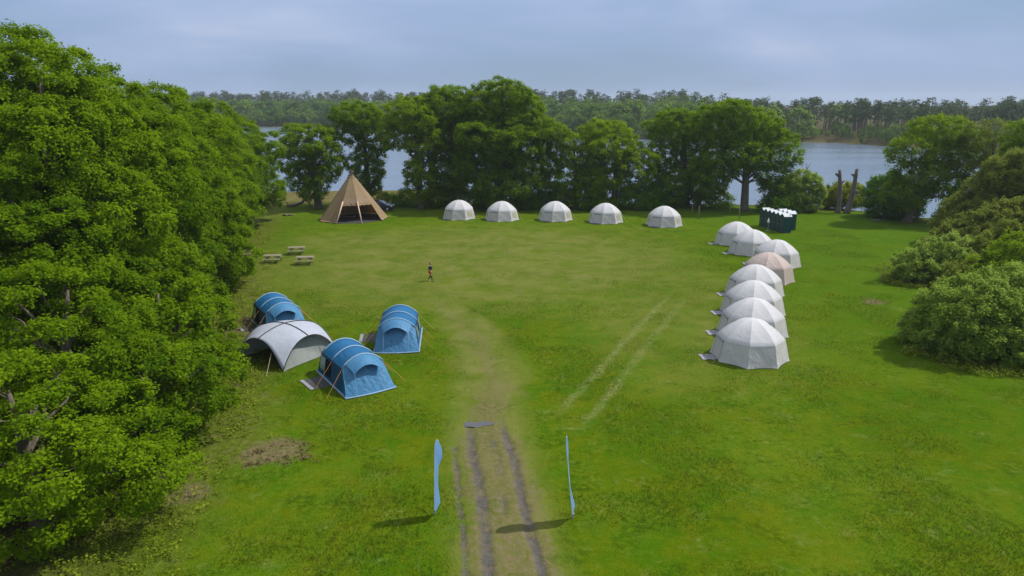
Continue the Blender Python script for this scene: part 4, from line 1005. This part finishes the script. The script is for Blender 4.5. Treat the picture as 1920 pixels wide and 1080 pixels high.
# ------------------------------------------------------------------ person
def skin_fig(name, pts, edges, mat, parent, lev=1):
    me = bpy.data.meshes.new(name); me.from_pydata([p[:3] for p in pts], edges, []); me.update()
    o = obj(name, me, mat, parent); s = o.modifiers.new('skin', 'SKIN'); s.use_smooth_shade = True
    for i, d in enumerate(me.skin_vertices[0].data):
        r = pts[i][3]; d.radius = (r, pts[i][4] if len(pts[i]) > 4 else r)
    me.skin_vertices[0].data[0].use_root = True
    b = o.modifiers.new('sub', 'SUBSURF'); b.levels = lev; b.render_levels = lev
    return o
def make_person():
    root = empty('person', (-7.5, 63.4, gz(-7.5, 63.4)), R(-25)); tag(root, 'person in dark navy top, rust orange shorts and dark leggings walking on the grass', 'person')
    # facing +x; y to the far side
    P = [(0,0,.93,.115,.14), (0,0,1.08,.10,.13), (.02,0,1.25,.11,.15), (.03,0,1.40,.09,.14), (.05,0,1.48,.052), (.07,0,1.55,.05), (.08,0,1.62,.085), (.085,0,1.70,.075)]
    E = [(i, i+1) for i in range(7)]
    def chain(a, pts):
        k = a
        for p in pts: P.append(p); E.append((k, len(P)-1)); k = len(P)-1
        return k
    legs = {}
    for s, ft in ((-1, .24), (1, -.26)):
        k = chain(0, [(0, s*.085, .88, .085), (ft*.35+.06, s*.075, .50, .058), (ft-.03, s*.06, .10, .036), (ft+.01, s*.06, .045, .036), (ft+.15, s*.065, .03, .028)])
    hands = []
    for s, el, ha in ((-1, (-.03, -.23, 1.13), (.16, -.24, 1.02)), (1, (-.06, .24, 1.14), (.02, .25, .90))):
        k = chain(3, [(.02, s*.18, 1.385, .055), (el[0], el[1], el[2], .040), (ha[0], ha[1], ha[2], .026)])
        d = (Vector(ha)-Vector(el)).normalized(); h = Vector(ha)
        palm = h + d*.07; kp = chain(k, [(palm.x, palm.y, palm.z, .030, .02)])
        side = Vector((0, s, 0)).cross(d).normalized()
        for fi, (off, ln) in enumerate(((-.030, .072), (-.010, .082), (.011, .078), (.030, .06))):
            b = palm + side*off + d*.03; m = b + d*ln*.5 + Vector((0, -s*.008, 0)); t = m + d*ln*.45 + Vector((0, -s*.03, 0))
            chain(kp, [(b.x, b.y, b.z, .009), (m.x, m.y, m.z, .0085), (t.x, t.y, t.z, .0075)])
        b = h + d*.03 - side*.035; t = b + d*.05 - side*.02; chain(k, [(b.x, b.y, b.z, .011), (t.x, t.y, t.z, .009)])
    body = skin_fig('body', P, E, M['skin'], root, 1)
    f = MB(); hx, hz = .16, 1.665
    skin_fig('nose', [(.155, 0, 1.665, .014), (.178, 0, 1.645, .016)], [(0, 1)], M['skin'], root)
    for s in (-1, 1):
        skin_fig('eye', [(.150, s*.032, 1.678, .010), (.156, s*.032, 1.678, .008)], [(0, 1)], M['black'], root)
        skin_fig('ear', [(.08, s*.082, 1.675, .012, .022), (.08, s*.086, 1.645, .01, .018)], [(0, 1)], M['skin'], root)
    skin_fig('mouth', [(.150, -.022, 1.612, .006), (.155, 0, 1.611, .008), (.150, .022, 1.612, .006)], [(0, 1), (1, 2)], M['rust'], root)
    skin_fig('hair', [(.055, 0, 1.73, .088), (.02, 0, 1.69, .088), (.0, 0, 1.62, .075), (-.02, 0, 1.55, .055), (-.05, 0, 1.77, .05)], [(0, 1), (1, 2), (2, 3), (1, 4)], M['hair'], root)
    skin_fig('jacket', [(0,0,.98,.135,.165), (.005,0,1.10,.125,.155), (.02,0,1.26,.13,.175), (.03,0,1.40,.105,.16), (.045,0,1.475,.065), (.02,-.195,1.385,.072), (-.03,-.23,1.13,.058), (.12,-.238,1.045,.042), (.02,.195,1.385,.072), (-.06,.24,1.14,.058), (.005,.248,.97,.042)],
             [(0,1),(1,2),(2,3),(3,4),(3,5),(5,6),(6,7),(3,8),(8,9),(9,10)], M['navy'], root)
    skin_fig('shirt_hem', [(0,0,.965,.14,.17), (.0,0,.925,.14,.17)], [(0,1)], M['shoe'], root)
    skin_fig('shorts', [(0,0,.93,.13,.16), (0,-.085,.86,.105), (.105,-.08,.60,.085), (0,.085,.86,.105), (-.0,.08,.62,.085)], [(0,1),(1,2),(0,3),(3,4)], M['rust'], root)
    for s, ft in ((-1, .24), (1, -.26)):
        skin_fig('legging', [(ft*.3+.05, s*.078, .60, .070), (ft*.35+.06, s*.075, .50, .064), (ft*.7+.01, s*.066, .28, .056), (ft-.03, s*.06, .10, .042)], [(0,1),(1,2),(2,3)], M['leggings'], root)
        skin_fig('shoe', [(ft-.05, s*.06, .055, .048), (ft+.06, s*.062, .05, .048, .045), (ft+.17, s*.066, .038, .040, .036)], [(0,1),(1,2)], M['shoe' if s > 0 else 'shoe_dark'], root)
make_person()

# ------------------------------------------------------------------ stakes, stumps, dead wood
for i, (x, y, h, lab) in enumerate(((26.4, 103.4, 1.55, 'leftmost of the four thin wooden stakes, at the back'), (26.2, 98.8, 1.85, 'thin wooden stake nearer the camera, right of the end back tent'),
                                    (32.1, 104, 1.4, 'thin wooden stake at the back, in front of the forked oak'), (31.6, 97.9, 2.0, 'rightmost and tallest of the four thin wooden stakes'))):
    mb = MB(); mb.tube([(0, 0, -.1), (.02, 0, h*.5), (.03*(-1)**i, .02, h)], [.05, .045, .04], 6)
    tag(mb.build('wooden_stake', M['timber'], None, True, loc=(x, y, gz(x, y))), lab, 'stake', 'rope stakes beside the back row')
def stump(x, y, pts, knobs, lab):
    mb = MB(); mb.tube([p[:3] for p in pts], [p[3]*.76 for p in pts], 12)
    for a, b, r in knobs: mb.tube([a, Vector(a).lerp(Vector(b), .6), b], [r*.9, r*.78, r*.6], 8)
    tag(mb.build('dead_stump', M['dead'], None, True, loc=(x, y, gz(x, y))), lab, 'dead tree', 'pollarded dead trunks at the water edge')
stump(48.3, 104.6, [(0,0,-.2,.62), (0,0,.3,.5), (0.05,0,1.6,.42), (-.05,0,3.4,.38), (-.2,0,4.7,.35), (-.35,0,5.6,.31), (-.4,0,6.3,.27)], [((-.3,0,5.3), (-.95,0,5.75), .24), ((-.2,0,4.2), (.5,0,4.75), .2)], 'left dead trunk of the pair, forked like a catapult')
stump(49.7, 104.0, [(-.35,0,-.2,.75), (-.25,0,.4,.58), (0,0,1.7,.48), (.2,0,3.2,.43), (.3,0,4.6,.38), (.35,0,5.7,.33), (.42,0,6.5,.28)], [((.2,0,2.9), (.8,0,3.4), .2), ((.35,0,5.3), (-.3,0,5.75), .2), ((.3,0,4.2),(.75,.1,4.5),.16)], 'right dead trunk of the pair, thick and slightly leaning')
mb = MB(); mb.tube([(0,0,-.2), (.4,0,2.8), (1.3,.1,5.2), (2.3,.1,7.0)], [.14,.11,.08,.03], 6); mb.tube([(1.7,.1,6.0),(1.55,.1,7.0)],[.05,.02],5)
tag(mb.build('dead_branch', M['dead'], None, True, loc=(43.6, 110, gz(43.6, 110))), 'thin bare branch leaning against the water right of the last oak', 'branch')
mb = MB(); mb.tube([(-2.6,0,.18), (-1.2,.1,.30), (-.2,0,.7), (.5,0,1.5), (.9,0,1.9)], [.22,.22,.2,.15,.08], 8); mb.tube([(.2,0,1.15),(.9,0,.7),(1.2,0,.05)],[.13,.11,.08],7); mb.tube([(.5,0,1.5),(-.3,0,2.1)],[.1,.04],6); mb.tube([(-2.2,0,.2),(-2.9,.3,.9)],[.12,.04],6)
tag(mb.build('fallen_branch', M['bark'], None, True, loc=(-32.6, 110.5, gz(-32.6, 110.5))), 'brown fallen bough arching off the ground left of the tipi', 'branch')
for i, (dx, dy, a, z, m, l, lab) in enumerate(((-.35,0,.3,.1,'bark',.9,'left dark log of the little heap by the wood'), (.1,.15,-.2,.1,'bark',.9,'back dark log of the little heap by the wood'), (.45,-.1,.9,.1,'dead',.6,'pale log at the right of the little heap by the wood'), (-.2,-.25,1.2,.1,'dead',.4,'short pale log at the front of the little heap by the wood'))):
    mb = MB(); c, s = math.cos(a)*l/2, math.sin(a)*l/2; mb.tube([(-c,-s,0), (0,0,.02), (c,s,0)], [.11,.12,.1], 8)
    tag(mb.build('log', M[m], None, True, loc=(-32.4+dx, 102.0+dy, gz(-32.4, 102)+z)), lab, 'log', 'logs in the heap left of the tipi')
mb = MB(); mb.tube([(-.8,0,.1), (0,.05,.14), (.85,0,.1)], [.12,.14,.1], 8)
tag(mb.build('log', M['dead'], None, True, loc=(50.4, 96.9, gz(50.4, 96.9))), 'pale log lying on the grass before the dark thorn shrub', 'log')

# ------------------------------------------------------------------ air, sky, sun, camera
HAZE = .00018
if HAZE:
    mb = MB(); mb.box((0, 1100, 18), (5400, 3000, 44)); hz = mb.build('haze', None)
    m = bpy.data.materials.new('air'); m.use_nodes = True; nt = m.node_tree; nt.nodes.clear(); out = nt.nodes.new('ShaderNodeOutputMaterial'); v = nt.nodes.new('ShaderNodeVolumePrincipled')
    v.inputs['Color'].default_value = (.80, .87, .96, 1); v.inputs['Density'].default_value = HAZE; v.inputs['Anisotropy'].default_value = .2
    nt.links.new(v.outputs[0], out.inputs['Volume']); hz.data.materials.append(m); tag(hz, kind='stuff', label='thin bluish haze in the air over the meadow and water')

w = bpy.data.worlds.new('World'); sc.world = w; w.use_nodes = True; nt = w.node_tree; nt.nodes.clear()
def wn(t): return nt.nodes.new(t)
out = wn('ShaderNodeOutputWorld'); sky = wn('ShaderNodeTexSky'); sky.sky_type = 'NISHITA'; sky.sun_disc = False; sky.sun_elevation = SUN_EL; sky.sun_rotation = R(90)-SUN_AZ
bg = wn('ShaderNodeBackground'); bg.inputs[1].default_value = .10; nt.links.new(sky.outputs[0], bg.inputs[0])
tc = wn('ShaderNodeTexCoord'); mp = wn('ShaderNodeMapping'); mp.inputs['Scale'].default_value = (1, 1, 4.5); nt.links.new(tc.outputs['Generated'], mp.inputs[0])
n1 = wn('ShaderNodeTexNoise'); n1.inputs['Scale'].default_value = 2.2; n1.inputs['Detail'].default_value = 4; n1.inputs['Roughness'].default_value = .45; n1.inputs['Distortion'].default_value = .3; nt.links.new(mp.outputs[0], n1.inputs[0])
cr = wn('ShaderNodeValToRGB'); e = cr.color_ramp.elements; e[0].position = .34; e[0].color = (.22, .335, .53, 1); e[1].position = .58; e[1].color = (.355, .450, .660, 1)
e3 = e.new(.80); e3.color = (.56, .62, .75, 1); nt.links.new(n1.outputs[0], cr.inputs[0])
sep = wn('ShaderNodeSeparateXYZ'); nt.links.new(tc.outputs['Generated'], sep.inputs[0])
zg = wn('ShaderNodeMapRange'); zg.inputs[1].default_value = .06; zg.inputs[2].default_value = 1; zg.inputs[3].default_value = 1; zg.inputs[4].default_value = 2.0; nt.links.new(sep.outputs[2], zg.inputs[0])
bg2 = wn('ShaderNodeBackground'); nt.links.new(zg.outputs[0], bg2.inputs[1]); zm = wn('ShaderNodeMix'); zm.data_type = 'RGBA'; zf = wn('ShaderNodeMapRange'); zf.inputs[1].default_value = .15; zf.inputs[2].default_value = .8; zf.inputs[4].default_value = .85; nt.links.new(sep.outputs[2], zf.inputs[0]); nt.links.new(zf.outputs[0], zm.inputs[0]); nt.links.new(cr.outputs[0], zm.inputs[6]); zm.inputs[7].default_value = (.52, .53, .53, 1); nt.links.new(zm.outputs[2], bg2.inputs[0])
mr = wn('ShaderNodeMapRange'); mr.inputs[1].default_value = .3; mr.inputs[2].default_value = .5; mr.inputs[3].default_value = .80; mr.inputs[4].default_value = .97; nt.links.new(n1.outputs[0], mr.inputs[0])
mx = wn('ShaderNodeMixShader'); nt.links.new(mr.outputs[0], mx.inputs[0]); nt.links.new(bg.outputs[0], mx.inputs[1]); nt.links.new(bg2.outputs[0], mx.inputs[2]); nt.links.new(mx.outputs[0], out.inputs[0])

sl = bpy.data.lights.new('sun', 'SUN'); sl.energy = 4.2; sl.angle = R(.7); sl.color = (1, .96, .88)
so = bpy.data.objects.new('sun', sl); so.rotation_euler = (-TO_SUN).to_track_quat('-Z', 'Y').to_euler(); so.location = (40, 10, 60); C.objects.link(so)
cam = bpy.data.cameras.new('camera'); cam.sensor_width = 36; cam.lens = 36*1330/1920; cam.clip_start = .5; cam.clip_end = 9000
co = bpy.data.objects.new('camera', cam); co.location = (0, 0, 16); co.rotation_euler = (R(90-14.74), 0, 0); C.objects.link(co); sc.camera = co
sc.render.engine = 'CYCLES'; cy = sc.cycles
cy.max_bounces = 8; cy.diffuse_bounces = 5; cy.glossy_bounces = 2; cy.transmission_bounces = 5; cy.transparent_max_bounces = 4; cy.volume_bounces = 0
cy.use_denoising = True; cy.denoiser = 'OPENIMAGEDENOISE'; cy.use_adaptive_sampling = True; cy.adaptive_threshold = .01
cy.sample_clamp_indirect = 4; cy.caustics_reflective = False; cy.caustics_refractive = False
sc.view_settings.view_transform = 'Standard'; sc.view_settings.look = 'None'; sc.view_settings.exposure = .1; sc.view_settings.gamma = 1
